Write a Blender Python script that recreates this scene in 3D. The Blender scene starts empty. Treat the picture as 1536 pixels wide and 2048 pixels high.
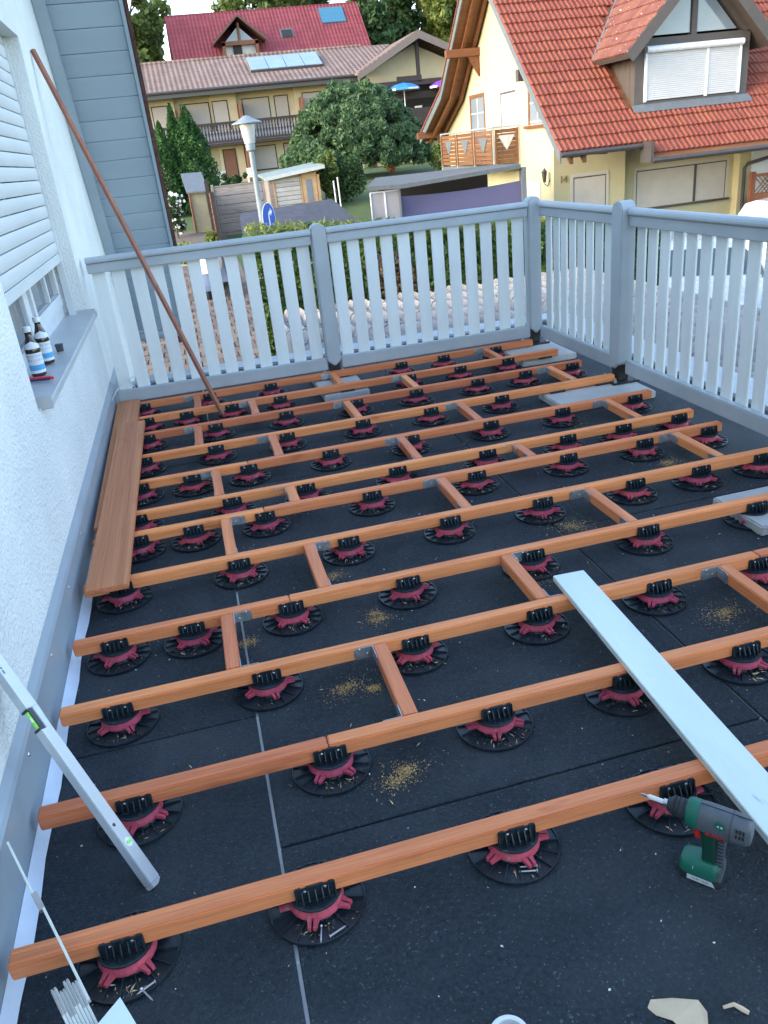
import bpy, bmesh, math, random
import numpy as np
from mathutils import Vector, Matrix, noise as mnoise
R = math.radians
random.seed(7); rng = np.random.default_rng(7)
scene = bpy.context.scene
COL = scene.collection

# ------------------------------------------------------------------ camera
EYE = (0.0, 0.0, 1.45)
CAMROT = Matrix(((0.9645276611396792, 0.19078290830178252, -0.18245074073934012),
                 (-0.24432785451154737, 0.38348767028064434, -0.8906408402114221),
                 (-0.09995144024077089, 0.9036255245634871, 0.41649804435454213)))
cd = bpy.data.cameras.new('camera'); cam = bpy.data.objects.new('camera', cd); COL.objects.link(cam)
cam.matrix_world = Matrix.Translation(EYE) @ CAMROT.to_4x4()
cd.sensor_fit = 'VERTICAL'; cd.sensor_height = 36.0; cd.lens = 36.0 * 1582.64 / 2048.0
cd.clip_start = 0.05; cd.clip_end = 1500
scene.camera = cam
scene.cycles.max_bounces = 7; scene.cycles.diffuse_bounces = 4; scene.cycles.glossy_bounces = 3
scene.render.resolution_x = 768; scene.render.resolution_y = 1024

# ------------------------------------------------------------------ sky, sun, exposure
SUN_EL, SUN_AZ = 24.0, 256.0           # azimuth measured from +Y towards +X
w = bpy.data.worlds.new('World'); scene.world = w; w.use_nodes = True
nt = w.node_tree; bg = nt.nodes['Background']
sky = nt.nodes.new('ShaderNodeTexSky'); sky.sky_type = 'NISHITA'; sky.sun_disc = False
sky.sun_elevation = R(SUN_EL); sky.sun_rotation = R(SUN_AZ)
sky.air_density = 1.0; sky.dust_density = 1.5; sky.ozone_density = 0.3; sky.altitude = 300
nt.links.new(sky.outputs[0], bg.inputs['Color']); bg.inputs['Strength'].default_value = 0.15
sl = bpy.data.lights.new('sun', 'SUN'); sl.energy = 0.5; sl.angle = R(28); sl.color = (1.0, 0.90, 0.76)
so = bpy.data.objects.new('sun', sl); COL.objects.link(so)
sd = Vector((math.sin(R(SUN_AZ)) * math.cos(R(SUN_EL)), math.cos(R(SUN_AZ)) * math.cos(R(SUN_EL)), math.sin(R(SUN_EL))))
so.rotation_euler = (-sd).to_track_quat('-Z', 'Y').to_euler(); so.location = (0, -10, 30)
vs = scene.view_settings
vs.view_transform = 'Standard'; vs.look = 'None'; vs.gamma = 1.0; vs.use_curve_mapping = False
vs.exposure = 2.4

# ------------------------------------------------------------------ materials
MATS = {}
def lin(h):
    h = h.lstrip('#'); out = []
    for i in (0, 2, 4):
        c = int(h[i:i+2], 16) / 255
        out.append(c / 12.92 if c <= .04045 else ((c + .055) / 1.055) ** 2.4)
    return tuple(out) + (1,)
def mat(name, col, rough=.6, var=.12, scale=8., bump=0., bscale=60., metal=0., spec=.4, stretch=(1, 1, 1), col2=None, speck=None,
        island=0., objrand=0., detail=6., coat=0., wave=None, dust=None):
    if name in MATS: return MATS[name]
    m = bpy.data.materials.new(name); m.use_nodes = True; n = m.node_tree; N = n.nodes; L = n.links
    b = N['Principled BSDF']
    if isinstance(col, str): col = lin(col)
    if isinstance(col2, str): col2 = lin(col2)
    col = tuple(col[:3]) + (1,)
    b.inputs['Roughness'].default_value = rough; b.inputs['Metallic'].default_value = metal
    b.inputs['Specular IOR Level'].default_value = spec
    if coat: b.inputs['Coat Weight'].default_value = coat; b.inputs['Coat Roughness'].default_value = .1
    tc = N.new('ShaderNodeTexCoord'); mp = N.new('ShaderNodeMapping'); mp.inputs['Scale'].default_value = stretch
    L.new(tc.outputs['Object'], mp.inputs['Vector'])
    oi = N.new('ShaderNodeObjectInfo')
    ad = N.new('ShaderNodeVectorMath'); ad.operation = 'MULTIPLY_ADD'
    L.new(oi.outputs['Random'], ad.inputs[0]); ad.inputs[1].default_value = (31, 17, 47); L.new(mp.outputs[0], ad.inputs[2])
    vec = ad.outputs[0]
    nz = N.new('ShaderNodeTexNoise'); nz.inputs['Scale'].default_value = scale; nz.inputs['Detail'].default_value = detail
    nz.inputs['Roughness'].default_value = .62
    L.new(vec, nz.inputs['Vector'])
    mx = N.new('ShaderNodeMix'); mx.data_type = 'RGBA'
    lo = tuple(c * (1 - var) for c in col[:3]) + (1,); hi = tuple(min(1, c * (1 + var)) for c in col[:3]) + (1,)
    if col2: lo, hi = col, tuple(col2[:3]) + (1,)
    mr = N.new('ShaderNodeMapRange'); mr.inputs[1].default_value = .3; mr.inputs[2].default_value = .7
    L.new(nz.outputs['Fac'], mr.inputs[0]); L.new(mr.outputs[0], mx.inputs[0])
    mx.inputs[6].default_value = lo; mx.inputs[7].default_value = hi
    out = mx.outputs[2]
    if island or objrand:
        if island:
            g = N.new('ShaderNodeNewGeometry'); src = g.outputs['Random Per Island']; amt = island
        else: src = oi.outputs['Random']; amt = objrand
        hs = N.new('ShaderNodeHueSaturation')
        m1 = N.new('ShaderNodeMapRange'); m1.inputs[3].default_value = 1 - amt; m1.inputs[4].default_value = 1 + amt
        L.new(src, m1.inputs[0]); L.new(m1.outputs[0], hs.inputs['Value'])
        m2 = N.new('ShaderNodeMapRange'); m2.inputs[3].default_value = .5 - amt * .05; m2.inputs[4].default_value = .5 + amt * .05
        L.new(src, m2.inputs[0]); L.new(m2.outputs[0], hs.inputs['Hue'])
        L.new(out, hs.inputs['Color']); out = hs.outputs[0]
    if speck:      # (colour, scale, threshold)
        v = N.new('ShaderNodeTexNoise'); v.inputs['Scale'].default_value = speck[1]; v.inputs['Detail'].default_value = 2
        L.new(vec, v.inputs['Vector'])
        ms = N.new('ShaderNodeMapRange'); ms.inputs[1].default_value = speck[2]; ms.inputs[2].default_value = speck[2] + .05
        L.new(v.outputs['Fac'], ms.inputs[0])
        m3 = N.new('ShaderNodeMix'); m3.data_type = 'RGBA'; L.new(ms.outputs[0], m3.inputs[0]); L.new(out, m3.inputs[6])
        c = lin(speck[0]) if isinstance(speck[0], str) else tuple(speck[0][:3]) + (1,)
        m3.inputs[7].default_value = c; out = m3.outputs[2]
    if dust:       # (colour, scale, amount): soft smears
        dn_ = N.new('ShaderNodeTexNoise'); dn_.inputs['Scale'].default_value = dust[1]; dn_.inputs['Detail'].default_value = 5; dn_.inputs['Distortion'].default_value = .6
        L.new(vec, dn_.inputs['Vector'])
        dm_ = N.new('ShaderNodeMapRange'); dm_.inputs[1].default_value = .45; dm_.inputs[2].default_value = .75; dm_.inputs[4].default_value = dust[2]
        L.new(dn_.outputs['Fac'], dm_.inputs[0])
        dx_ = N.new('ShaderNodeMix'); dx_.data_type = 'RGBA'; L.new(dm_.outputs[0], dx_.inputs[0]); L.new(out, dx_.inputs[6]); dx_.inputs[7].default_value = tuple(dust[0][:3]) + (1,); out = dx_.outputs[2]
    L.new(out, b.inputs['Base Color'])
    rr = N.new('ShaderNodeMapRange'); rr.inputs[3].default_value = max(0, rough - .08); rr.inputs[4].default_value = min(1, rough + .08)
    L.new(nz.outputs['Fac'], rr.inputs[0]); L.new(rr.outputs[0], b.inputs['Roughness'])
    if bump:
        bz = N.new('ShaderNodeTexNoise'); bz.inputs['Scale'].default_value = bscale; bz.inputs['Detail'].default_value = 4
        L.new(vec, bz.inputs['Vector'])
        bp = N.new('ShaderNodeBump'); bp.inputs['Strength'].default_value = min(1, bump); bp.inputs['Distance'].default_value = .01
        L.new(bz.outputs['Fac'], bp.inputs['Height']); L.new(bp.outputs[0], b.inputs['Normal'])
    MATS[name] = m
    return m
def leafmat(name, c, c2, var=.35, trans=.3):
    if name in MATS: return MATS[name]
    m = bpy.data.materials.new(name); m.use_nodes = True; n = m.node_tree; N = n.nodes; L = n.links
    b = N['Principled BSDF']; o = N['Material Output']
    g = N.new('ShaderNodeNewGeometry'); mx = N.new('ShaderNodeMix'); mx.data_type = 'RGBA'
    tc = N.new('ShaderNodeTexCoord'); nz = N.new('ShaderNodeTexNoise'); nz.inputs['Scale'].default_value = 1.3
    L.new(tc.outputs['Object'], nz.inputs['Vector'])
    ma = N.new('ShaderNodeMath'); ma.operation = 'MULTIPLY_ADD'; ma.inputs[1].default_value = .55
    L.new(g.outputs['Random Per Island'], ma.inputs[0])
    mr = N.new('ShaderNodeMapRange'); mr.inputs[1].default_value = .35; mr.inputs[2].default_value = .65; mr.inputs[3].default_value = 0; mr.inputs[4].default_value = .45
    L.new(nz.outputs['Fac'], mr.inputs[0]); L.new(mr.outputs[0], ma.inputs[2])
    L.new(ma.outputs[0], mx.inputs[0])
    mx.inputs[6].default_value = tuple(c) + (1,); mx.inputs[7].default_value = tuple(c2) + (1,)
    L.new(mx.outputs[2], b.inputs['Base Color']); b.inputs['Roughness'].default_value = .55; b.inputs['Specular IOR Level'].default_value = .3
    tr = N.new('ShaderNodeBsdfTranslucent'); L.new(mx.outputs[2], tr.inputs['Color'])
    ms = N.new('ShaderNodeMixShader'); ms.inputs[0].default_value = trans
    L.new(b.outputs[0], ms.inputs[1]); L.new(tr.outputs[0], ms.inputs[2]); L.new(ms.outputs[0], o.inputs['Surface'])
    MATS[name] = m
    return m
def glassmat(name, col, rough=.06):
    return mat(name, col, rough=rough, var=.2, scale=.6, spec=.9)
def woodmat(name, c1, c2, axis='X', grain=26., rough=.5, objrand=.16, groove=0., cross=3., knot=14., elong=.06):
    """long-grain wood: noise stretched along one axis, plus growth-ring streaks"""
    if name in MATS: return MATS[name]
    m = bpy.data.materials.new(name); m.use_nodes = True; n = m.node_tree; N = n.nodes; L = n.links
    b = N['Principled BSDF']; b.inputs['Roughness'].default_value = rough; b.inputs['Specular IOR Level'].default_value = .35
    tc = N.new('ShaderNodeTexCoord'); mp = N.new('ShaderNodeMapping')
    s = {'X': (elong, 1, 1), 'Y': (1, elong, 1), 'Z': (1, 1, elong)}[axis]
    mp.inputs['Scale'].default_value = s
    L.new(tc.outputs['Object'], mp.inputs['Vector'])
    oi = N.new('ShaderNodeObjectInfo'); ad = N.new('ShaderNodeVectorMath'); ad.operation = 'MULTIPLY_ADD'
    L.new(oi.outputs['Random'], ad.inputs[0]); ad.inputs[1].default_value = (13, 29, 7); L.new(mp.outputs[0], ad.inputs[2])
    n1 = N.new('ShaderNodeTexNoise'); n1.inputs['Scale'].default_value = grain; n1.inputs['Detail'].default_value = 8; n1.inputs['Roughness'].default_value = .7
    n2 = N.new('ShaderNodeTexNoise'); n2.inputs['Scale'].default_value = grain * 8; n2.inputs['Detail'].default_value = 3
    n3 = N.new('ShaderNodeTexNoise'); n3.inputs['Scale'].default_value = cross; n3.inputs['Detail'].default_value = 4
    L.new(ad.outputs[0], n1.inputs['Vector']); L.new(ad.outputs[0], n2.inputs['Vector']); L.new(tc.outputs['Object'], n3.inputs['Vector'])
    mr = N.new('ShaderNodeMapRange'); mr.inputs[1].default_value = .28; mr.inputs[2].default_value = .72
    L.new(n1.outputs['Fac'], mr.inputs[0])
    mx = N.new('ShaderNodeMix'); mx.data_type = 'RGBA'; L.new(mr.outputs[0], mx.inputs[0])
    mx.inputs[6].default_value = lin(c1) if isinstance(c1, str) else tuple(c1) + (1,)
    mx.inputs[7].default_value = lin(c2) if isinstance(c2, str) else tuple(c2) + (1,)
    hs = N.new('ShaderNodeHueSaturation'); L.new(mx.outputs[2], hs.inputs['Color'])
    va = N.new('ShaderNodeMath'); va.operation = 'MULTIPLY_ADD'; va.inputs[1].default_value = .35; va.inputs[2].default_value = .83 - objrand
    L.new(n2.outputs['Fac'], va.inputs[0])
    vb = N.new('ShaderNodeMath'); vb.operation = 'MULTIPLY_ADD'; vb.inputs[1].default_value = 2 * objrand
    L.new(oi.outputs['Random'], vb.inputs[0]); L.new(va.outputs[0], vb.inputs[2])
    vc = N.new('ShaderNodeMath'); vc.operation = 'MULTIPLY_ADD'; vc.inputs[1].default_value = .3
    L.new(n3.outputs['Fac'], vc.inputs[0]); 
    vd = N.new('ShaderNodeMath'); vd.operation = 'SUBTRACT'; vd.inputs[1].default_value = .15
    L.new(vb.outputs[0], vd.inputs[0]); L.new(vd.outputs[0], vc.inputs[2]); L.new(vc.outputs[0], hs.inputs['Value'])
    kn_ = N.new('ShaderNodeTexNoise'); kn_.inputs['Scale'].default_value = knot; kn_.inputs['Detail'].default_value = 3
    km = N.new('ShaderNodeMapping'); km.inputs['Scale'].default_value = {'X': (.25, 1, 1), 'Y': (1, .25, 1), 'Z': (1, 1, .25)}[axis]
    ka = N.new('ShaderNodeVectorMath'); ka.operation = 'MULTIPLY_ADD'; ka.inputs[1].default_value = (53, 11, 71)
    L.new(tc.outputs['Object'], km.inputs['Vector']); L.new(oi.outputs['Random'], ka.inputs[0]); L.new(km.outputs[0], ka.inputs[2]); L.new(ka.outputs[0], kn_.inputs['Vector'])
    kr = N.new('ShaderNodeMapRange'); kr.inputs[1].default_value = .63; kr.inputs[2].default_value = .74; kr.inputs[3].default_value = 0.; kr.inputs[4].default_value = .6
    L.new(kn_.outputs['Fac'], kr.inputs[0])
    kx = N.new('ShaderNodeMix'); kx.data_type = 'RGBA'; kx.blend_type = 'MULTIPLY'; L.new(kr.outputs[0], kx.inputs[0]); L.new(hs.outputs[0], kx.inputs[6]); kx.inputs[7].default_value = (.42, .28, .22, 1)
    L.new(kx.outputs[2], b.inputs['Base Color'])
    hm = N.new('ShaderNodeMapRange'); hm.inputs[3].default_value = .488; hm.inputs[4].default_value = .501; L.new(oi.outputs['Random'], hm.inputs[0]); L.new(hm.outputs[0], hs.inputs['Hue'])
    bp = N.new('ShaderNodeBump'); bp.inputs['Strength'].default_value = .4; bp.inputs['Distance'].default_value = .003
    L.new(n2.outputs['Fac'], bp.inputs['Height']); L.new(bp.outputs[0], b.inputs['Normal'])
    MATS[name] = m
    return m

# ------------------------------------------------------------------ mesh helpers
class MB:
    def __init__(s): s.v = []; s.f = []
    def add(s, vs, fs):
        o = len(s.v); s.v += [tuple(v) for v in vs]; s.f += [tuple(i + o for i in f) for f in fs]; return s
    def box(s, x0, x1, y0, y1, z0, z1):
        return s.add([(x0, y0, z0), (x1, y0, z0), (x1, y1, z0), (x0, y1, z0), (x0, y0, z1), (x1, y0, z1), (x1, y1, z1), (x0, y1, z1)],
                     [(0, 3, 2, 1), (4, 5, 6, 7), (0, 1, 5, 4), (1, 2, 6, 5), (2, 3, 7, 6), (3, 0, 4, 7)])
    def obox(s, o, a, b, c):
        o, a, b, c = map(Vector, (o, a, b, c))
        P = [o, o + a, o + a + b, o + b, o + c, o + a + c, o + a + b + c, o + b + c]
        F = [(0, 3, 2, 1), (4, 5, 6, 7), (0, 1, 5, 4), (1, 2, 6, 5), (2, 3, 7, 6), (3, 0, 4, 7)]
        if a.cross(b).dot(c) < 0: F = [tuple(reversed(f)) for f in F]
        return s.add(P, F)
    def bar(s, p, q, wd, ht, up=(0, 0, 1)):
        """rectangular bar from p to q, centred on the line"""
        p, q, up = Vector(p), Vector(q), Vector(up); d = q - p
        x = d.cross(up).normalized() * wd; y = x.cross(d).normalized() * ht
        return s.obox(p - x / 2 - y / 2, d, x, y)
    def prism(s, pts, vec):
        """closed polygon pts (3d) extruded by vec"""
        n = len(pts); vec = Vector(vec); P = [Vector(p) for p in pts]; Q = [p + vec for p in P]
        nr = Vector((0, 0, 0))
        for i in range(n): nr += P[i].cross(P[(i + 1) % n])
        F = [tuple(range(n)), tuple(range(2 * n - 1, n - 1, -1))] + [((i + 1) % n, i, i + n, (i + 1) % n + n) for i in range(n)]
        if nr.dot(vec) > 0: F = [tuple(reversed(f)) for f in F]
        return s.add(P + Q, F)
    def tube(s, pts, r, n=8, cap=True):
        pts = [Vector(p) for p in pts]; m = len(pts)
        rs = r if isinstance(r, (list, tuple)) else [r] * m
        V = []; prev = None
        for i, p in enumerate(pts):
            t = (pts[min(i + 1, m - 1)] - pts[max(i - 1, 0)]).normalized()
            if prev is None:
                a = Vector((0, 0, 1)) if abs(t.z) < .9 else Vector((1, 0, 0)); u = t.cross(a).normalized()
            else: u = (prev - t * prev.dot(t)).normalized()
            prev = u; w_ = t.cross(u)
            for k in range(n):
                an = 2 * math.pi * k / n; V.append(p + (u * math.cos(an) + w_ * math.sin(an)) * rs[i])
        F = [(i * n + k, i * n + (k + 1) % n, (i + 1) * n + (k + 1) % n, (i + 1) * n + k) for i in range(m - 1) for k in range(n)]
        if cap: F += [tuple(range(n - 1, -1, -1)), tuple(range((m - 1) * n, m * n))]
        return s.add(V, F)
    def lathe(s, prof, n=24, c=(0, 0, 0), a0=0.):
        V = []; F = []; m = len(prof)
        for r, z in prof:
            for k in range(n):
                an = a0 + 2 * math.pi * k / n; V.append((c[0] + r * math.cos(an), c[1] + r * math.sin(an), c[2] + z))
        for i in range(m - 1):
            for k in range(n): F.append((i * n + k, i * n + (k + 1) % n, (i + 1) * n + (k + 1) % n, (i + 1) * n + k))
        if prof[0][0] > 1e-6: F.append(tuple(range(n - 1, -1, -1)))
        if prof[-1][0] > 1e-6: F.append(tuple(range((m - 1) * n, m * n)))
        return s.add(V, F)
    def loft(s, rings, cap=True):
        n = len(rings[0]); V = [p for r in rings for p in r]
        F = [(i * n + k, i * n + (k + 1) % n, (i + 1) * n + (k + 1) % n, (i + 1) * n + k) for i in range(len(rings) - 1) for k in range(n)]
        if cap: F += [tuple(range(n - 1, -1, -1)), tuple(range((len(rings) - 1) * n, len(rings) * n))]
        return s.add(V, F)
    def xf(s, M):
        s.v = [tuple(M @ Vector(v)) for v in s.v]; return s
    def mesh(s, name, m, bevel=0., seg=2, smooth=False, off=(0, 0, 0)):
        me = bpy.data.meshes.new(name)
        me.from_pydata([(v[0] - off[0], v[1] - off[1], v[2] - off[2]) for v in s.v], [], s.f); me.update()
        if bevel or smooth:
            b = bmesh.new(); b.from_mesh(me)
            if bevel:
                bmesh.ops.remove_doubles(b, verts=b.verts, dist=1e-6)
                es = [e for e in b.edges if len(e.link_faces) == 2 and e.calc_face_angle(0) > .5]
                bmesh.ops.bevel(b, geom=es, offset=bevel, segments=seg, affect='EDGES', clamp_overlap=True)
            if smooth:
                for f in b.faces: f.smooth = True
                for e in b.edges:
                    if len(e.link_faces) == 2 and e.calc_face_angle(0) > .7: e.smooth = False
            b.to_mesh(me); b.free()
        if m: me.materials.append(m if not isinstance(m, str) else MATS[m])
        return me
    def build(s, name, m, parent=None, bevel=0., seg=2, smooth=False, off=None):
        if off is None: off = world0(parent)
        o = bpy.data.objects.new(name, s.mesh(name, m, bevel, seg, smooth, off)); COL.objects.link(o)
        if parent: o.parent = parent
        return o
W0 = {}
def world0(o):
    p = Vector((0, 0, 0))
    while o is not None: p += o.location; o = o.parent
    return p
def tag(o, label, cat, group=None):
    o['label'] = label; o['category'] = cat
    if group: o['group'] = group
    return o
def thing(name, loc, label, cat, group=None, rz=0.):
    o = bpy.data.objects.new(name, None); COL.objects.link(o); o.location = loc; o.rotation_euler.z = rz; o.empty_display_size = .1
    return tag(o, label, cat, group)
def setting(o, kind='structure'): o['kind'] = kind; return o
def single(mb, name, m, loc, label, cat, group=None, **k):
    """a one-mesh thing whose origin sits at loc (world coordinates in mb)"""
    o = mb.build(name, m, None, off=loc, **k); o.location = loc
    return tag(o, label, cat, group)
def copy_tree(o, parent=None):
    c = o.copy(); COL.objects.link(c); c.parent = parent
    for ch in [x for x in o.children]: copy_tree(ch, c)
    return c
ORD = ['first', 'second', 'third', 'fourth', 'fifth', 'sixth', 'seventh', 'eighth', 'ninth', 'tenth', 'eleventh', 'twelfth', 'thirteenth', 'fourteenth']
def leaves(name, pts, size, m, parent=None, aspect=.55, up=.0, off=None, jit=.4):
    """one mesh of many small leaf quads at pts (n,3)"""
    n = len(pts); pts = np.asarray(pts, float)
    if off is None: off = np.array(world0(parent))
    nr = rng.normal(size=(n, 3)); nr[:, 2] += up; nr /= np.linalg.norm(nr, axis=1)[:, None] + 1e-9
    t = rng.normal(size=(n, 3)); t -= nr * (t * nr).sum(1)[:, None]; t /= np.linalg.norm(t, axis=1)[:, None] + 1e-9
    b = np.cross(nr, t); sz = size * (1 + jit * rng.uniform(-1, 1, (n, 1)))
    V = np.empty((n, 4, 3)); c = pts - off
    V[:, 0] = c - t * sz; V[:, 1] = c - b * sz * aspect + nr * sz * .15; V[:, 2] = c + t * sz; V[:, 3] = c + b * sz * aspect + nr * sz * .15
    me = bpy.data.meshes.new(name); me.vertices.add(4 * n); me.vertices.foreach_set('co', V.ravel())
    me.loops.add(4 * n); me.loops.foreach_set('vertex_index', np.arange(4 * n, dtype=np.int32))
    me.polygons.add(n); me.polygons.foreach_set('loop_start', np.arange(0, 4 * n, 4, dtype=np.int32))
    me.update(calc_edges=True); me.validate()
    me.materials.append(m)
    o = bpy.data.objects.new(name, me); COL.objects.link(o)
    if parent: o.parent = parent
    return o
def text_mesh(name, body, size, m, M, parent=None, ext=.0015, align='CENTER', bold=0.):
    cu = bpy.data.curves.new(name, 'FONT'); cu.body = body; cu.size = size; cu.extrude = ext; cu.align_x = align; cu.align_y = 'CENTER'; cu.offset = bold
    cu.resolution_u = 2
    o = bpy.data.objects.new(name, cu); COL.objects.link(o)
    me = bpy.data.meshes.new_from_object(o); bpy.data.objects.remove(o); bpy.data.curves.remove(cu)
    me.transform(M); me.materials.clear(); me.materials.append(m)
    off = world0(parent); me.transform(Matrix.Translation(-off))
    o = bpy.data.objects.new(name, me); COL.objects.link(o)
    if parent: o.parent = parent
    return o
# ------------------------------------------------------------------ terrain
def lerp_tab(t, x):
    if x <= t[0][0]: return t[0][1]
    for (a, b), (c, d) in zip(t, t[1:]):
        if x <= c: return b + (d - b) * (x - a) / (c - a)
    return t[-1][1]
ZL = [(9, -1.55), (19, -1.55), (24, -1.1), (30, -.55), (36, .05), (45, .25), (62, .4), (80, 2.5), (110, 7), (160, 12), (320, 20)]
ZR = [(10, -2.0), (24, -2.0), (29, -.8), (36, .05), (45, .25), (62, .4), (80, 2.5), (110, 7), (160, 12), (320, 20)]
def ground_z(x, y):
    t = min(1, max(0, (x - 2.6) / 3.0)); t = t * t * (3 - 2 * t)
    return lerp_tab(ZL, y) * (1 - t) + lerp_tab(ZR, y) * t
xs = [-160, -90, -50, -30, -20, -14, -10, -7, -5] + [-4 + .5 * i for i in range(25)] + [10, 12, 14, 17, 20, 25, 30, 40, 60, 100, 180]
ys = [-60, -30, -12, -4, 2, 5] + [7 + .5 * i for i in range(50)] + [33, 36, 40, 45, 50, 62, 70, 80, 95, 110, 135, 160, 220, 320]
m = MB(); nx = len(xs)
m.v = [(x, y, ground_z(x, y)) for y in ys for x in xs]
m.f = [(j * nx + i, j * nx + i + 1, (j + 1) * nx + i + 1, (j + 1) * nx + i) for j in range(len(ys) - 1) for i in range(nx - 1)]
mat('lawn', (.055, .085, .028), .9, scale=1.5, col2=(.085, .13, .04), bump=.5, bscale=30)
setting(m.build('ground', 'lawn', smooth=True))
mat('asphalt', (.055, .056, .06), .9, scale=2., var=.15, bump=.3, bscale=120)
m = MB(); sx = [3.4 + .7 * i for i in range(24)]; sy = [-30, -10, 0, 6, 8, 10, 12, 14, 16, 18, 20, 22]
m.v = [(x, y, ground_z(x, y) + .02) for y in sy for x in sx]
m.f = [(j * 24 + i, j * 24 + i + 1, (j + 1) * 24 + i + 1, (j + 1) * 24 + i) for j in range(len(sy) - 1) for i in range(23)]
setting(m.build('street', 'asphalt'))
# brick-paved yard below the terrace, rising towards the hotel
mat('paver', '#6b5c50', .85, scale=6, objrand=0, island=.28, bump=.3, bscale=50)
mat('joint_sand', (.14, .12, .10), .95, scale=20, var=.2)
yard = MB(); yb = [8, 10, 12, 14, 16, 19, 21, 24, 27, 30]
yx = [-5 + .5 * i for i in range(14)]
yard.v = [(x, y, ground_z(x, y) + .012) for y in yb for x in yx]
yard.f = [(j * 14 + i, j * 14 + i + 1, (j + 1) * 14 + i + 1, (j + 1) * 14 + i) for j in range(len(yb) - 1) for i in range(13)]
yard_o = setting(yard.build('yard_paving', 'joint_sand'))
pv = MB(); row = 0
y = 10.0
while y < 23.8:
    x = -4.9 + (.09 if row % 2 else 0)
    while x < 1.2:
        z = ground_z(x, y); z2 = ground_z(x, y + .4); g = .012
        pv.obox((x + g, y + g, z + .008), (.18 - 2 * g, 0, random.uniform(-.006, .006)), (0, .4 - 2 * g, z2 - z + random.uniform(-.006, .006)), (0, 0, .035 + random.uniform(-.006, .006)))
        x += .18
    y += .4; row += 1
setting(pv.build('paver', 'paver', yard_o), 'stuff')

# ------------------------------------------------------------------ terrace floor
mat('screed', (.68, .69, .70), .8, scale=5, bump=.2, bscale=40)
mat('rubber', (.019, .0285, .037), .8, scale=95, var=.45, detail=3, bump=.7, bscale=190, speck=((.085, .105, .12), 150, .65), spec=.35, dust=((.07, .08, .09), 3.2, .45))
mat('ledge_metal', (.36, .39, .42), .45, scale=4, var=.15, spec=.5)
fl = MB().box(-.92, 3.08, -3.0, 6.42, -.30, -.012).build('terrace_floor', 'screed'); setting(fl)
colx = [(-.592, -.0528), (-.0452, 1.2300), (1.2378, 2.80)]
seams = [[-2.9, -.4, 1.905, 4.20, 6.18], [-2.9, -.90, 1.40, 3.70, 6.18], [-2.9, .30, 2.62, 4.95, 6.18]]
for (a, b), sy_ in zip(colx, seams):
    for y0, y1 in zip(sy_, sy_[1:]):
        MB().box(a, b, y0 + .003, y1 - .003, -.010, 0.).build('rubber_mat', 'rubber', fl, bevel=.002, seg=1)
m = MB().box(-.55, 3.08, 6.20, 6.42, -.009, .012).box(2.82, 3.08, -3, 6.20, -.009, .012)
m.build('edge_strip', 'ledge_metal', fl, bevel=.004)

# ------------------------------------------------------------------ own house: gable wall, window, soffit, verge
mat('plaster', (.76, .785, .765), .9, scale=2.2, var=.075, bump=1., bscale=85, spec=.2)
mat('plaster_smooth', (.70, .75, .78), .85, scale=3, var=.05, bump=.25, bscale=120, spec=.2)
mat('soffit_paint', (.36, .43, .48), .55, scale=3, var=.06, bump=.08, bscale=30, stretch=(.2, 1, 1))
mat('flashing', (.30, .355, .40), .42, scale=2.5, var=.12, spec=.5)
mat('membrane', (.66, .72, .80), .6, scale=9, var=.1)
mat('shutter', (.60, .64, .645), .45, scale=2, var=.04)
mat('pvc', (.62, .65, .66), .5, scale=4, var=.08)
mat('old_tile', '#6b4a40', .85, scale=20, var=.35, bump=.5, bscale=90)
mat('sill', (.44, .46, .47), .4, scale=6, var=.1, spec=.5)
mat('black_gap', (.02, .02, .02), .8)
glassmat('window_glass', (.10, .12, .14))
mat('screw_metal', (.55, .56, .58), .35, metal=1., var=.1)
house = thing('house', (-.62, 2, -1.6), 'white plastered house with grey roller shutter and steep boarded eave beside the terrace', 'house')
XW = -.62
def roofz(y): return 2.523 - 1.65 * (y - 6.295)
def wallp(mb, pts): mb.prism([(XW - .30, y, z) for y, z in pts], (.30, 0, 0))
wm = MB(); WY0, WY1, WZ0, WZ1 = 3.03, 5.13, .70, 2.17
wallp(wm, [(-4, -1.7), (WY0, -1.7), (WY0, 7), (-4, 7)])
wallp(wm, [(WY0, -1.7), (WY1, -1.7), (WY1, WZ0), (WY0, WZ0)])
ytop = 6.295 + (2.523 - 7) / 1.65
wallp(wm, [(WY0, WZ1), (WY1, WZ1), (WY1, roofz(WY1)), (ytop, 7), (WY0, 7)])
wallp(wm, [(WY1, -1.7), (6.295 + (2.523 + 1.7) / 1.65, -1.7), (WY1, roofz(WY1))])
wm.build('wall', 'plaster', house)
# window: frame, glass, shutter slats, guides, sill
win = MB().box(XW - .175, XW - .13, WY0 + .004, WY1 - .004, WZ0 + .003, WZ0 + .10).box(XW - .175, XW - .13, WY0 + .004, WY0 + .08, WZ0 + .10, WZ1 - .004)\
    .box(XW - .175, XW - .13, WY1 - .08, WY1 - .004, WZ0 + .10, WZ1 - .004).box(XW - .175, XW - .13, 4.02, 4.14, WZ0 + .10, WZ1 - .004)\
    .box(XW - .165, XW - .115, 4.14, WY1 - .08, WZ0 + .10, WZ0 + .17).box(XW - .165, XW - .115, 4.14, 4.20, WZ0 + .17, WZ1 - .1).box(XW - .165, XW - .115, WY1 - .14, WY1 - .08, WZ0 + .17, WZ1 - .1)\
    .box(XW - .155, XW - .12, 4.66, 4.70, WZ0 + .17, WZ1 - .1).build('window', 'pvc', house, bevel=.004)
MB().box(XW - .155, XW - .15, WY0 + .08, 4.02, WZ0 + .10, WZ1 - .01).build('pane', 'window_glass', win)
MB().box(XW - .147, XW - .142, 4.20, WY1 - .14, WZ0 + .17, WZ1 - .01).build('pane', 'window_glass', win)
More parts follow.
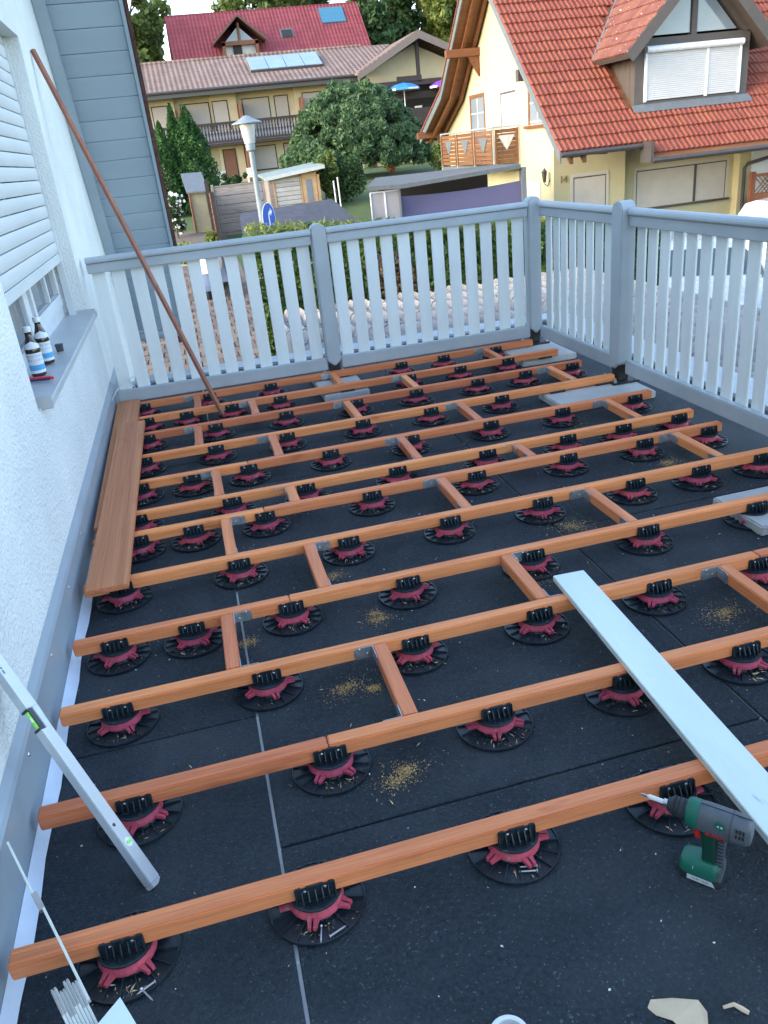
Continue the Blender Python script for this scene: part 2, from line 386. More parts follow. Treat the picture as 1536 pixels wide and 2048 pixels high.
sx0 = XW - .085
z = 1.085; k = 0
sl_me = None
def slat_profile(y0, y1, z0):
    pr = [(-.010, 0), (.004, .001), (.0085, .012), (.0095, .031), (.0085, .050), (.004, .061), (-.010, .062)]
    return MB().prism([(sx0 + a, y0, z0 + b) for a, b in pr], (0, y1 - y0, 0))
while z < WZ1 - .01:
    o = slat_profile(WY0 + .03, WY1 - .025, 0)
    if sl_me is None:
        ob = o.build('slat', 'shutter', win, smooth=True); sl_me = ob.data; base = ob
        ob.location.z = z
    else:
        ob = bpy.data.objects.new('slat', sl_me); COL.objects.link(ob); ob.parent = win; ob.location.z = z
    z += .0655
MB().box(sx0 - .012, sx0 + .012, WY0 + .03, WY1 - .025, 1.035, 1.082).build('bottom_bar', 'shutter', win, bevel=.004)
MB().box(sx0 - .02, sx0 + .02, WY1 - .028, WY1 - .002, WZ0 + .03, WZ1 - .003).build('shutter_guide', 'pvc', win, bevel=.002, seg=1)
MB().box(sx0 - .02, sx0 + .02, WY0 + .002, WY0 + .028, WZ0 + .03, WZ1 - .003).build('shutter_guide', 'pvc', win, bevel=.002, seg=1)
sil = MB().prism([(XW - .13, 0, .735), (-.582, 0, .724), (-.578, 0, .720), (-.578, 0, .696), (-.581, 0, .696), (-.584, 0, .713), (XW - .13, 0, .722)], (0, WY1 - WY0 + .03, 0))
sil.xf(Matrix.Translation((0, WY0 + .06, 0))); so_ = sil.build('sill', 'sill', win, smooth=False)
MB().box(XW - .12, -.575, WY0 + .052, WY0 + .0585, .692, .743).build('sill_end_cap', 'sill', so_, bevel=.003)
MB().box(XW - .12, -.575, WY1 - .012, WY1 - .004, .70, .75).build('sill_end_cap', 'sill', so_, bevel=.003)
# wall foot: metal flashing, cap, cove strip, screws
MB().box(XW + .0005, XW + .008, -3, 6.36, .022, .215).build('flashing', 'flashing', house, bevel=.001, seg=1)
MB().prism([(XW + .0005, 0, .2155), (XW + .020, 0, .2155), (XW + .015, 0, .228), (XW + .0005, 0, .250)], (0, 9.3, 0)).xf(Matrix.Translation((0, -3, 0))).build('flashing_cap', 'flashing', house)
cv = MB(); n = 60
for i in range(n):
    y0 = -1 + i * 7.3 / n; y1 = y0 + 7.3 / n; a = .004 * math.sin(i * 1.7) ; b = .004 * math.sin((i + 1) * 1.7)
    cv.add([(XW + .009, y0, .034), (XW + .034 + a, y0, .003), (XW + .034 + b, y1, .003), (XW + .009, y1, .034)], [(0, 1, 2, 3)])
cv.build('sealing_strip', 'membrane', house)
sc = MB().lathe([(.0, .003), (.004, .0025), (.006, 0)], 10).xf(Matrix.Rotation(R(90), 4, 'Y'))
sc_me = None
for yy in (1.3, 1.75, 2.2, 2.65, 3.1, 3.55, 4.0, 4.45):
    ob = bpy.data.objects.new('screw', sc_me) if sc_me else MB().add(sc.v, sc.f).build('screw', 'screw_metal', None)
    if not sc_me: sc_me = ob.data
    else: COL.objects.link(ob)
    ob.parent = house; ob.location = Vector((XW + .008, yy, .165 + .004 * math.sin(yy * 9))) - house.location
# soffit boards, rafter, verge board, verge tiles
sdir = Vector((0, 1, -1.65)).normalized(); snor = Vector((0, 1.65, 1)).normalized()
def rp(x, t, h=0.): # point on soffit plane at slope distance t from the line z=2.523
    return Vector((x, 6.295, 2.523)) + sdir * t + snor * h
T0, T1 = -2.6, 2.80
bw = .155; t = T0
while t < T1 - .01:
    e = min(t + bw, T1)
    MB().obox(rp(XW + .001, t + .004, 0), (.525, 0, 0), sdir * (e - t - .004), snor * .018).build('soffit_board', 'soffit_paint', house, bevel=.004, seg=1)
    t = e
MB().obox(rp(XW, T0, .0185), (.55, 0, 0), sdir * (T1 - T0), snor * .10).build('roof_deck', 'soffit_paint', house)
MB().obox(rp(XW + .001, T0, -.105), (.075, 0, 0), sdir * (T1 - T0), snor * .104).build('rafter', 'soffit_paint', house, bevel=.004)
MB().obox(rp(XW + .527, T0, -.03), (.024, 0, 0), sdir * (T1 - T0 + .02), snor * .17).build('verge_board', 'soffit_paint', house, bevel=.003)
t = T0; k = 0
while t < T1:
    MB().obox(rp(XW + .5525, t + .02, .02 + .03), (.03, 0, 0), sdir * .33 + snor * .03, snor * .075).obox(rp(XW + .40, t + .02, .128), (.1525, 0, 0), sdir * .33 + snor * .03, snor * .018).build('verge_tile', 'old_tile', house, bevel=.007)
    t += .30; k += 1
MB().tube([rp(XW, T1 + .05, -.02) + Vector((0, .03, 0)), rp(XW + .55, T1 + .05, -.02) + Vector((0, .03, 0))], .045, 10).build('gutter', 'flashing', house, smooth=True)

# ------------------------------------------------------------------ terrace fence
mat('rail_paint', (.39, .435, .465), .45, scale=4, var=.08, bump=.05, bscale=40)
mat('slat_paint', (.75, .795, .79), .5, scale=6, var=.07, bump=.12, bscale=40, stretch=(1, 1, .15), objrand=.03)
mat('black_steel', (.018, .018, .02), .55, var=.2)
def fence_panel(p, q, n, swid, label):
    """panel between p and q on the floor plan; local frame: u along, v outwards"""
    p, q = Vector(p), Vector(q); L_ = (q - p).length; u = (q - p).normalized(); v = Vector((-u.y, u.x))
    o = thing('slatted_fence', (p.x, p.y, 0), label, 'fence', 'slatted fences round the terrace', math.atan2(u.y, u.x))
    loc = Vector((0, 0, 0))
    def B(x0, x1, y0, y1, z0, z1, name, mt, bv): return MB().box(x0, x1, y0, y1, z0, z1).build(name, mt, o, bevel=bv, off=loc)
    B(0, L_, -.018, .018, .925, .982, 'top_rail', 'rail_paint', .004)
    hr = MB().prism([(0, a, b) for a, b in [(-.030, .985), (.030, .985), (.034, .995), (.030, 1.010), (.015, 1.020), (-.015, 1.020), (-.030, 1.010), (-.034, .995)]], (L_, 0, 0))
    hr.build('handrail', 'rail_paint', o, off=loc, smooth=False, bevel=.003)
    MB().box(0.002, L_ - .002, -.012, .012, .982, .9848).build('painted_gap_shadow', 'black_gap', o, off=loc)  # solid black strip: shade between rail and handrail painted as colour
    B(0, L_, -.020, .020, .098, .178, 'bottom_rail', 'rail_paint', .005)
    pitch = L_ / n
    for i in range(n):
        c = pitch * (i + .5) + random.uniform(-.002, .002)
        so2 = B(c - swid / 2, c + swid / 2, .0205, .0345, .112, .975, 'slat', 'slat_paint', .003)
        so2.rotation_euler.z = random.uniform(-.0006, .0006); so2.location.y = random.uniform(0, .0015)
    return o
YF, XF = 5.36, 2.40
fence_panel((-.59, YF), (.815, YF), 12, .082, 'slatted painted fence between the house wall and the black-footed post')
fence_panel((.915, YF), (2.315, YF), 12, .082, 'slatted painted fence behind the joists between the two back posts')
fence_panel((XF, 5.31), (XF, 4.255), 9, .081, 'short slatted painted fence on the right running from the corner post')
fence_panel((XF, 4.13), (XF, 2.73), 12, .082, 'long slatted painted fence at the right edge with parked cars behind')
fence_panel((XF, 2.63), (XF, 1.23), 12, .082, 'nearest slatted painted fence on the right, beyond the picture edge')
def fence_post(x, y, wx, wy, along, label, z0=.02):
    o = thing('fence_post', (x, y, 0), label, 'fence post', 'round-topped fence posts')
    hw = (wx if along == 'x' else wy) / 2; dp = (wy if along == 'x' else wx)
    pr = [(-hw, .16), (0, .12), (hw, .16), (hw, 1.012)] + [(hw * math.cos(a), 1.012 + hw * .8 * math.sin(a)) for a in [math.pi * k / 10 for k in range(1, 10)]] + [(-hw, 1.012)]
    if along == 'x': pm = MB().prism([(x + a, y - dp / 2, b) for a, b in pr], (0, dp, 0))
    else: pm = MB().prism([(x - dp / 2, y + a, b) for a, b in pr], (dp, 0, 0))
    pm.build('shaft', 'rail_paint', o, bevel=.006, seg=2)
    fs = MB().box(x - wx * .36, x + wx * .36, y - wy * .36, y + wy * .36, z0 + .012, .19); fs.build('post_shoe', 'black_steel', o, bevel=.003)
    bp_ = MB().box(x - .085, x + .085, y - .085, y + .085, z0, z0 + .011).build('base_plate', 'black_steel', o, bevel=.002)
    for a in (-1, 1):
        for b in (-1, 1):
            MB().lathe([(.011, 0), (.011, .010), (.006, .012), (.006, .026), (0, .028)], 6, (x + a * .065, y + b * .065, z0 + .011)).build('bolt', 'screw_metal', bp_)
    return o
fence_post(.865, 5.37, .096, .09, 'x', 'blue-grey rounded fence post with black foot in the back fence', .0436)
fence_post(2.365, 5.385, .09, .09, 'x', 'blue-grey fence post standing in the far corner', .0436)
fence_post(2.385, 4.192, .09, .11, 'y', 'blue-grey fence post on black base plate along the right fence', .0436)
fence_post(2.385, 2.68, .09, .09, 'y', 'blue-grey fence post beyond the right picture edge', .002)

# concrete slabs under the posts
mat('concrete', (.50, .485, .46), .85, scale=5, var=.15, bump=.35, bscale=60, col2=(.36, .37, .37))
mat('pad', (.03, .03, .032), .7)
def slab(x0, x1, y0, y1, label):
    o = MB().box(x0, x1, y0, y1, .001, .0433).build('concrete_slab', 'concrete', None, bevel=.006, off=((x0 + x1) / 2, (y0 + y1) / 2, 0))
    o.location = ((x0 + x1) / 2, (y0 + y1) / 2, 0)
    return tag(o, label, 'slab', 'concrete slabs under the fence posts')
slab(.70, 1.0, 4.90, 5.50, 'pale concrete slab under the joists by the black-footed back post')
slab(1.88, 2.45, 3.90, 4.24, 'pale concrete slab under the base plate of the right-hand post')
slab(2.08, 2.48, 4.94, 5.47, 'pale concrete slab in the far corner under two joist ends')
slab(1.87, 2.47, 2.24, 2.54, 'pale concrete slab lying at the right picture edge')
# ------------------------------------------------------------------ joists
woodmat('joist_wood', (.56, .172, .058), (.88, .335, .122), 'X', 22, .55, .2, elong=.035)
woodmat('noggin_wood', (.56, .175, .060), (.86, .325, .12), 'Y', 22, .5, .15, elong=.035)
woodmat('board_wood', (.38, .125, .050), (.66, .28, .115), 'Y', 34, .5, .06, cross=1.2, knot=4., elong=.008)
mat('black_plastic', (.015, .024, .032), .36, var=.4, scale=22, speck=((.06, .065, .065), 85, .66), spec=.45)
mat('red_plastic', (.46, .065, .105), .6, var=.25, scale=26, objrand=.12, speck=((.30, .18, .16), 60, .66), spec=.35)
mat('galv', (.50, .52, .54), .42, metal=.85, var=.3, scale=60)
ZT, JH, JW = .092, .042, .043; ZB = ZT - JH
JY = {1: 1.244, 2: 1.638, 3: 2.033, 4: 2.398, 5: 2.797, 6: 3.196, 7: 3.427, 8: 3.817, 9: 4.212, 10: 4.612, 11: 4.970, 12: 5.323}
JC = {k: v - JW / 2 for k, v in JY.items()}
JOINT = {2: .118, 3: 1.665, 4: .125, 6: .125, 8: .112, 11: .112}
ENDS = {1: 2.345, 2: 2.345, 3: 2.345, 4: 2.345, 5: 2.345, 6: 2.345, 7: 2.345, 8: 2.345, 9: 2.340, 10: 2.330, 11: 2.336, 12: 2.308}
LEFT = {1: -0.592, 2: -0.592, 3: -0.588, 4: -0.589, 5: -0.592, 6: -0.591, 7: -0.586, 8: -0.592, 9: -0.588, 10: -0.590, 11: -0.584, 12: -0.591}
def joist(k, x0, x1, label):
    yc = JC[k] + random.uniform(-.001, .001); n = max(2, int((x1 - x0) / .25)); sw = random.uniform(-.003, .003)
    o = bpy.data.objects.new('joist', None)
    m = MB(); hw = JW / 2; rings = []
    for i in range(n + 1):
        x = x0 + (x1 - x0) * i / n; dy = sw * math.sin(math.pi * i / n)
        rings.append([(x, yc - hw + dy, ZB), (x, yc - hw + dy, ZT), (x, yc + hw + dy, ZT), (x, yc + hw + dy, ZB)])
    m.loft([list(reversed(r)) for r in rings])
    o = single(m, 'joist', 'joist_wood', ((x0 + x1) / 2, yc, ZB), label, 'joist', 'reddish wooden deck joists', bevel=.0035, seg=2)
    return o
for k in JY:
    ds = '%s row from the front' % ORD[k - 1] if k > 1 else 'frontmost row'
    if k in JOINT:
        g = .0012
        joist(k, LEFT[k], JOINT[k] - g, 'reddish wooden joist left of the butt joint in the %s' % ds)
        joist(k, JOINT[k] + g, ENDS[k], 'reddish wooden joist right of the butt joint in the %s' % ds)
    else: joist(k, LEFT[k], ENDS[k], 'unbroken reddish wooden joist forming the %s' % ds)

# ------------------------------------------------------------------ pedestals
def make_pedestal():
    root = bpy.data.objects.new('deck_pedestal', None); COL.objects.link(root)
    b = MB().lathe([(.0, .001), (.102, .001), (.1035, .004), (.1035, .0105), (.1005, .0105), (.0995, .0065), (.052, .0085), (.046, .020), (.046, .030), (0, .030)], 36)
    for k in range(16):
        a = 2 * math.pi * k / 16; u = Vector((math.cos(a), math.sin(a), 0)); w_ = Vector((-u.y, u.x, 0)) * .0011
        p0 = u * .045; p1 = u * .1005
        b.prism([p0 - w_ + Vector((0, 0, .006)), p1 - w_ + Vector((0, 0, .006)), p1 - w_ + Vector((0, 0, .0105)), p0 - w_ + Vector((0, 0, .0185))], w_ * 2)
    b.build('base_disc', 'black_plastic', root, smooth=True)
    r = MB().lathe([(.047, .0225), (.058, .0205), (.0595, .023), (.0585, .028), (.0530, .040), (.0525, .0425), (.046, .0425)], 30)
    for k in range(15):
        a = 2 * math.pi * (k + .5) / 15; u = Vector((math.cos(a), math.sin(a), 0)); w_ = Vector((-u.y, u.x, 0)) * .001
        r.prism([u * .050 - w_ + Vector((0, 0, .024)), u * .0595 - w_ + Vector((0, 0, .024)), u * .0535 - w_ + Vector((0, 0, .041)), u * .050 - w_ + Vector((0, 0, .041))], w_ * 2)
    for k in range(5):
        a = 2 * math.pi * k / 5; u = Vector((math.cos(a), math.sin(a), 0)); w_ = Vector((-u.y, u.x, 0)); zz = Vector((0, 0, 1))
        for s in (-1, 1):
            q0 = u * .053 + w_ * (s * .0022) + zz * .0225; q1 = u * .053 + w_ * (s * .0150) + zz * .0225
            q2 = u * .068 + w_ * (s * .0105) + zz * .0205; q3 = u * .080 + w_ * (s * .0088) + zz * .0195; q4 = u * .080 + w_ * (s * .0022) + zz * .0195
            r.prism([q0, q1, q2, q3, q4], zz * .0085)
    ring = r.build('adjusting_ring', 'red_plastic', root)
    h = MB().lathe([(.0, .0420), (.054, .0420), (.0575, .0445), (.0575, .0488), (.0545, .0496), (0, .0496)], 32)
    for s in (-1, 1):
        y0 = s * (JW / 2 + .0008); y1 = s * (JW / 2 + .0052)
        pr = [(-.043, .0490), (.043, .0490), (.043, .087), (.0395, .0915), (.030, .092), (.029, .0885), (.019, .0885), (.018, .092), (-.018, .092), (-.019, .0885), (-.029, .0885), (-.030, .092), (-.0395, .0915), (-.043, .087)]
        h.prism([(a, y0, b) for a, b in pr], (0, y1 - y0, 0))
        for xx, dd in ((-.0415, .006), (-.028, .0125), (-.0145, .017), (0, .0185), (.0145, .017), (.028, .0125), (.0415, .006)):
            h.prism([(xx - .0011, y1, .0492), (xx - .0011, y1 + s * dd, .0492), (xx - .0011, y1 + s * dd, .066), (xx - .0011, y1 + s * dd * .35, .088)], (.0022, 0, 0))
        h.prism([(-.036, y1, .0492), (.036, y1, .0492), (.036, y1 + s * .006, .0492), (-.036, y1 + s * .006, .0492)], (0, 0, .006))
    h.v = [(a, b_, .042 + (c - .042) * .88) for a, b_, c in h.v]
    ho = h.build('joist_holder', 'black_plastic', root)
    for s in (-1, 1):
        for xx in (-.0215, .0215):
            sm = MB().lathe([(.0042, 0), (.0042, .0012), (.002, .0022), (0, .0023)], 8)
            sm.xf(Matrix.Translation((xx, s * (JW / 2 + .0053), .0752)) @ Matrix.Rotation(R(90 if s < 0 else -90), 4, 'X'))
            sm.build('screw', 'screw_metal', ho)
    root.empty_display_size = .05
    return root, ring
PED = {1: [-.38, .012, .46, .85, 1.33, 1.80, 2.2], 2: [-.37, .118, .57, .95, 1.32, 1.75, 2.2], 3: [-.43, .0, .46, .87, 1.29, 1.665, 2.15], 4: [-.46, -.21, .125, .54, 1.01, 1.47, 1.93],
       5: [-.46, -.02, .41, .83, 1.23, 1.65, 1.96, 2.26], 6: [-.41, -.18, .125, .60, 1.09, 1.54, 1.93, 2.27], 7: [-.42, 0., .34, .78, 1.23, 1.65, 1.95, 2.26],
       8: [-.42, -.17, .112, .53, .96, 1.40, 1.81, 2.24], 9: [-.41, -.03, .36, .79, 1.19, 1.62], 10: [-.40, -.01, .41, .84, 1.22, 1.62, 1.94, 2.26],
       11: [-.41, -.17, .112, .42, 1.28, 1.63, 1.97], 12: [-.44, -.01, .40, 1.32, 1.63, 2.02]}
proto, _ = make_pedestal(); first = True
for k, xs_ in PED.items():
    ds = 'frontmost joist' if k == 1 else '%s joist from the front' % ORD[k - 1]
    for i, x in enumerate(xs_):
        o = proto if first else copy_tree(proto); first = False
        o.location = (x, JC[k], 0); o.rotation_euler.z = 0
        ring = [c for c in o.children if c.name.startswith('adjusting')][0]; ring.rotation_euler.z = random.uniform(0, 6.28)
        [c for c in o.children if c.name.startswith('base')][0].rotation_euler.z = random.uniform(0, 6.28)
        tag(o, 'black and red pedestal under the %s, %s from the house' % (ds, ORD[i]), 'pedestal', 'adjustable deck pedestals on the black matting')
# flat black pads where joists rest on slabs
def pad(x, k, zb, label):
    single(MB().box(x - .045, x + .045, JC[k] - .028, JC[k] + .028, zb, ZB - .0004).box(x - .045, x + .045, JC[k] - .034, JC[k] - .0285, zb, ZB + .006), 'support_pad', 'pad', (x, JC[k], zb), label, 'pad', 'black pads between joists and slabs', bevel=.001, seg=1)
pad(.86, 11, .0435, 'small black pad under the eleventh joist on the slab by the back post')
pad(1.97, 9, .0435, 'small black pad under the ninth joist at the left end of the right slab')
pad(2.26, 9, .0435, 'small black pad under the ninth joist by the right post')
pad(2.24, 11, .0435, 'small black pad under the eleventh joist end in the far corner')

# ------------------------------------------------------------------ noggins (short crosspieces) with angle brackets
NOG = {(2, 3): [(0.327, -1), (1.504, -1)], (3, 4): [(-0.112, 1), (0.886, 1)], (4, 5): [(0.233, 1), (1.411, -1)], (5, 6): [(-0.064, 1), (0.896, -1), (2.065, -1)], (6, 7): [(0.244, -1), (1.359, -1)], (7, 8): [(-0.073, -1), (0.880, -1), (2.047, -1)], (8, 9): [(0.257, -1), (1.337, -1)], (9, 10): [(-0.133, -1), (0.757, -1), (2.078, -1)], (10, 11): [(0.218, -1), (1.216, -1)], (11, 12): [(-0.116, -1), (0.808, -1), (1.913, -1)]}
def bracket(o, x, y, sx, sy, name='angle_bracket'):
    """L-plate: corner at x,y; one leg along the joist (sx), one along the crosspiece (sy)"""
    z0, z1, t_ = ZT - .0415, ZT - .0015, .002
    m = MB().prism([(x, y, z0 + .012), (x + sx * .006, y, z0 + .004), (x + sx * .052, y, z0), (x + sx * .060, y, z0 + .008), (x + sx * .060, y, z1 - .006), (x + sx * .052, y, z1), (x, y, z1)], (0, sy * t_, 0))
    m.prism([(x, y + sy * t_, z0 + .012), (x, y + sy * .052, z0), (x, y + sy * .060, z0 + .008), (x, y + sy * .060, z1 - .006), (x, y + sy * .052, z1), (x, y + sy * t_, z1)], (sx * t_, 0, 0))
    b = m.build(name, 'galv', o)
    for dx in (.018, .042):
        for dz in (.015, .034):
            s = MB().lathe([(.0042, 0), (.0042, .001), (.002, .002), (0, .0021)], 8).xf(Matrix.Translation((x + sx * dx, y + sy * t_, z0 + dz)) @ Matrix.Rotation(R(90 if sy < 0 else -90), 4, 'X'))
            if (dx < .02) == (dz < .02): s.build('screw', 'screw_metal', b)
for (a, b_), lst in NOG.items():
    for i, (x, s) in enumerate(lst):
        y0, y1 = JC[a] + JW / 2 + .001, JC[b_] - JW / 2 - .001
        sk = random.uniform(-.004, .004)
        m = MB().loft([[(x + sk, y0, ZB), (x + sk, y0, ZT - .001), (x + sk + JW, y0, ZT - .001), (x + sk + JW, y0, ZB)], [(x, y1, ZB), (x, y1, ZT - .001), (x + JW, y1, ZT - .001), (x + JW, y1, ZB)]])
        pos = {1: ['only'], 2: ['nearer the house', 'farther from the house'], 3: ['nearest the house', 'in the middle', 'farthest from the house']}[len(lst)][i]
        o = single(m, 'crosspiece', 'noggin_wood', (x + JW / 2, (y0 + y1) / 2, ZB), 'short crosspiece between the %s and %s joists from the front, %s' % (ORD[a - 1], ORD[b_ - 1], pos), 'crosspiece', 'short crosspieces between joists', bevel=.003, seg=2)
        xe = x - .0003 if s < 0 else x + JW + .0003
        bracket(o, xe, y1 + .0003, s, -1); bracket(o, xe + sk, y0 - .0003, s, 1)

# ------------------------------------------------------------------ loose deck boards by the wall
def deck_board(c0, c1, z, wid, label, th=.021):
    """board from near end centre c0 to far end centre c1 with tongue and grooved end"""
    c0, c1 = Vector((*c0, z)), Vector((*c1, z)); d = c1 - c0; L_ = d.length; u = d.normalized(); s_ = Vector((u.y, -u.x, 0))
    o = thing('deck_board', c0, label, 'deck board', 'loose brown deck boards')
    MB().obox(c0 - s_ * (wid / 2), d, s_ * wid, (0, 0, th)).build('plank', 'board_wood', o, bevel=.002, seg=2)
    MB().obox(c0 - u * .008 + s_ * (-wid / 2 + .001) + Vector((0, 0, .007)), u * .0078, s_ * (wid - .002), (0, 0, .007)).build('tongue', 'board_wood', o)
    return o
deck_board((-.518, 3.265), (-.530, 5.325), ZT + .0006, .142, 'lower brown deck board against the wall flashing reaching to the back fence')
deck_board((-.490, 2.640), (-.482, 4.72), ZT + .0226, .150, 'upper brown deck board lying on top and reaching nearest the camera')

# ------------------------------------------------------------------ aluminium screed board across the joists
mat('alu_board', (.70, .76, .72), .5, metal=.25, var=.10, scale=5, stretch=(1, .25, 1), bump=.05, bscale=90, spec=.5, speck=((.42, .45, .48), 22, .70))
A0 = Vector((.977, 2.115, ZT + .0006)); ad_ = Vector((-.052, -.95, 0)).normalized(); as_ = Vector((-ad_.y, ad_.x, 0)) * -1
as_ = Vector((1, .0, 0)); as_ = (as_ - ad_ * as_.dot(ad_)).normalized()
alu = MB().obox(A0, ad_ * 2.0, as_ * .108, (0, 0, .020))
o = single(alu, 'screed_board', 'alu_board', tuple(A0), 'long flat aluminium board lying across the joists on the right', 'board', bevel=.0018)
MB().obox(A0 - ad_ * .003 + as_ * .0015 + Vector((0, 0, .0015)), ad_ * .003, as_ * .105, (0, 0, .017)).build('end_cap', mat('cap_grey', (.30, .33, .42), .5), o)

# ------------------------------------------------------------------ spirit level leaning on the wall
mat('level_alu', (.50, .52, .54), .38, metal=.55, var=.06, scale=10)
mat('vial', (.30, .85, .10), .15, var=.15, spec=.6)
mat('white_plastic', (.75, .76, .77), .45, var=.05)
mat('print_grey', (.16, .17, .20), .6)
Lb = Vector((-.325, 1.392, .001)); Lt = Vector((-.606, 1.755, .45)); ld = (Lt - Lb).normalized(); LL = 1.2
lv = thing('spirit_level', Lb, 'long aluminium spirit level with green vial leaning on the wall at lower left', 'spirit level')
# wide face looks up and to the right, narrow edge towards the camera
nw = Vector((.80, -.15, .58)); nw = (nw - ld * nw.dot(ld)).normalized(); ns = ld.cross(nw).normalized()
if ns.dot(Vector((0, -1, 0))) < 0: ns = -ns
wf, th_ = .038, .020
def LP(a, b, c): return Lb + ld * a + ns * b + nw * c       # a along, b across wide face (towards narrow visible edge), c out of the wide face
CUT = (.44, .50)
lm = MB()
lm.obox(LP(.012, -wf / 2, -th_), ld * (CUT[0] - .012), ns * wf, nw * th_).obox(LP(CUT[1], -wf / 2, -th_), ld * (LL - CUT[1]), ns * wf, nw * th_).obox(LP(CUT[0], -wf / 2, -th_), ld * (CUT[1] - CUT[0]), ns * (wf * .50), nw * th_)
lm.build('profile', 'level_alu', lv, bevel=.0015)
MB().obox(LP(0, -wf / 2 + .0005, -th_ + .0005), ld * .0118, ns * (wf - .001), nw * (th_ - .001)).build('end_cap', mat('level_cap', (.33, .35, .37), .5), lv, bevel=.001)
vm = MB().obox(LP(CUT[0] + .001, 0.001, -th_ + .001), ld * .005, ns * (wf / 2 - .001), nw * (th_ - .002)).obox(LP(CUT[1] - .006, 0.001, -th_ + .001), ld * .005, ns * (wf / 2 - .001), nw * (th_ - .002)).obox(LP(CUT[0] + .006, .001, -.004), ld * (CUT[1] - CUT[0] - .012), ns * (wf / 2 - .006), nw * .003)
vh = vm.build('vial_holder', 'black_plastic', lv)
MB().tube([LP(CUT[0] + .0065, .009, -.0100), LP(CUT[1] - .0065, .009, -.0100)], .0065, 12).build('vial', 'vial', vh, smooth=True)
MB().tube([LP(CUT[0] + .026, .0145, -.0085), LP(CUT[0] + .038, .0145, -.0085)], .0028, 8).build('bubble', mat('bubble', (.65, .95, .45), .2), vh, smooth=True)
fr = Matrix((ld.to_4d(), ns.to_4d(), nw.to_4d(), (0, 0, 0, 1))).transposed(); fr[3][3] = 1
for i in range(3): fr[3][i] = 0
ev = MB().lathe([(.0115, .0), (.0115, .0012), (.0095, .0012), (.0095, .0004), (0, .0004)], 20); ev.xf(Matrix.Translation(LP(.115, 0, 0)) @ fr); evo = ev.build('end_vial_ring', 'white_plastic', lv)
e2 = MB().tube([(0, -.007, .002), (0, .007, .002)], .0034, 8).xf(Matrix.Translation(LP(.115, 0, 0)) @ fr); e2.build('end_vial', 'vial', evo)
MB().lathe([(.0045, 0), (.0045, .0006), (0, .0006)], 12).xf(Matrix.Translation(LP(.165, .006, 0)) @ fr).build('hole', 'black_plastic', lv)
tb = Matrix((ld.to_4d(), (-ns).to_4d() if ld.cross(-ns).dot(nw) > 0 else ns.to_4d(), nw.to_4d(), (0, 0, 0, 1))).transposed()
for i in range(3): tb[3][i] = 0
tb[3][3] = 1
for i_, (a_, l_) in enumerate(((.60, .010), (.613, .006), (.624, .004), (.634, .012), (.652, .012), (.668, .008), (.680, .005))):
    MB().obox(LP(a_, .006, .0002), ld * l_, ns * .0045, nw * .0004).build('print_mark', 'print_grey', lv)

# ------------------------------------------------------------------ folding rule and paper at lower left
mat('rule_wood', (.66, .66, .60), .5, var=.08, scale=20)
mat('rule_metal', (.42, .40, .38), .35, metal=.7, var=.2)
mat('print_black', (.03, .03, .03), .7)
fo = Vector((-.364, .94, .006)); ft = Vector((-.610, 1.444, .228)); fd = (ft - fo).normalized()
rl = thing('folding_rule', fo, 'white folding rule, part unfolded, leaning on the wall at the lower left corner', 'folding rule')
fside = fd.cross(fo + fd * .2 - Vector(EYE)).normalized()
if fside.x < 0: fside = -fside
fn = fside.cross(fd).normalized()
if fn.z < 0: fn = -fn
def FP(a, b, c): return fo + fd * a + fside * b + fn * c
def FB(a0, a1, b0, b1, c0, c1): return MB().obox(FP(a0, b0, c0), fd * (a1 - a0), fside * (b1 - b0), fn * (c1 - c0))
for i in range(8):
    e = .012 * ((i // 2) % 2)
    FB(0, .235 - e, -.043 + i * .0058, -.043 + i * .0058 + .0052, -.008, .008).build('leaf', 'rule_wood', rl, bevel=.0008, seg=1)
    FB(.185 - e, .238 - e, -.043 + i * .0058 + .0005, -.043 + i * .0058 + .0047, -.0083, .0083).build('joint_plate', 'rule_metal', rl, bevel=.0006, seg=1)
FB(.18, .425, .0030, .0082, -.008, .008).build('leaf', 'rule_wood', rl, bevel=.0008, seg=1)
FB(.385, .555, -.0024, .0026, -.008, .008).build('leaf', 'rule_wood', rl, bevel=.0008, seg=1)
FB(.385, .425, -.0030, .0086, -.0083, .0083).build('joint_plate', 'rule_metal', rl, bevel=.0006, seg=1)
mat('paper', (.70, .80, .84), .8, var=.03)
pp = Vector((-.369, 1.061, .10))
pm = MB().prism([pp, pp + Vector((-.085, -.058, -.03)), pp + Vector((-.08, -.16, -.095)), pp + Vector((.06, -.16, -.095)), pp + Vector((.040, -.07, -.035))], Vector((.0002, .0003, .0006)))
single(pm, 'paper_sheet', 'paper', tuple(pp), 'folded pale sheet of paper standing at the bottom left picture edge', 'paper')

# ------------------------------------------------------------------ wooden batten leaning against the wall
woodmat('batten_wood', (.24, .10, .055), (.40, .19, .10), 'Z', 14, .5, .05)
P0, P1 = Vector((.047, 4.845, .052)), Vector((-.605, 5.50, 2.15))
bm_ = MB().bar(P0, P1, .024, .024)
single(bm_, 'leaning_batten', 'batten_wood', tuple(P0), 'thin reddish wooden batten leaning diagonally against the white house wall', 'batten', bevel=.002)

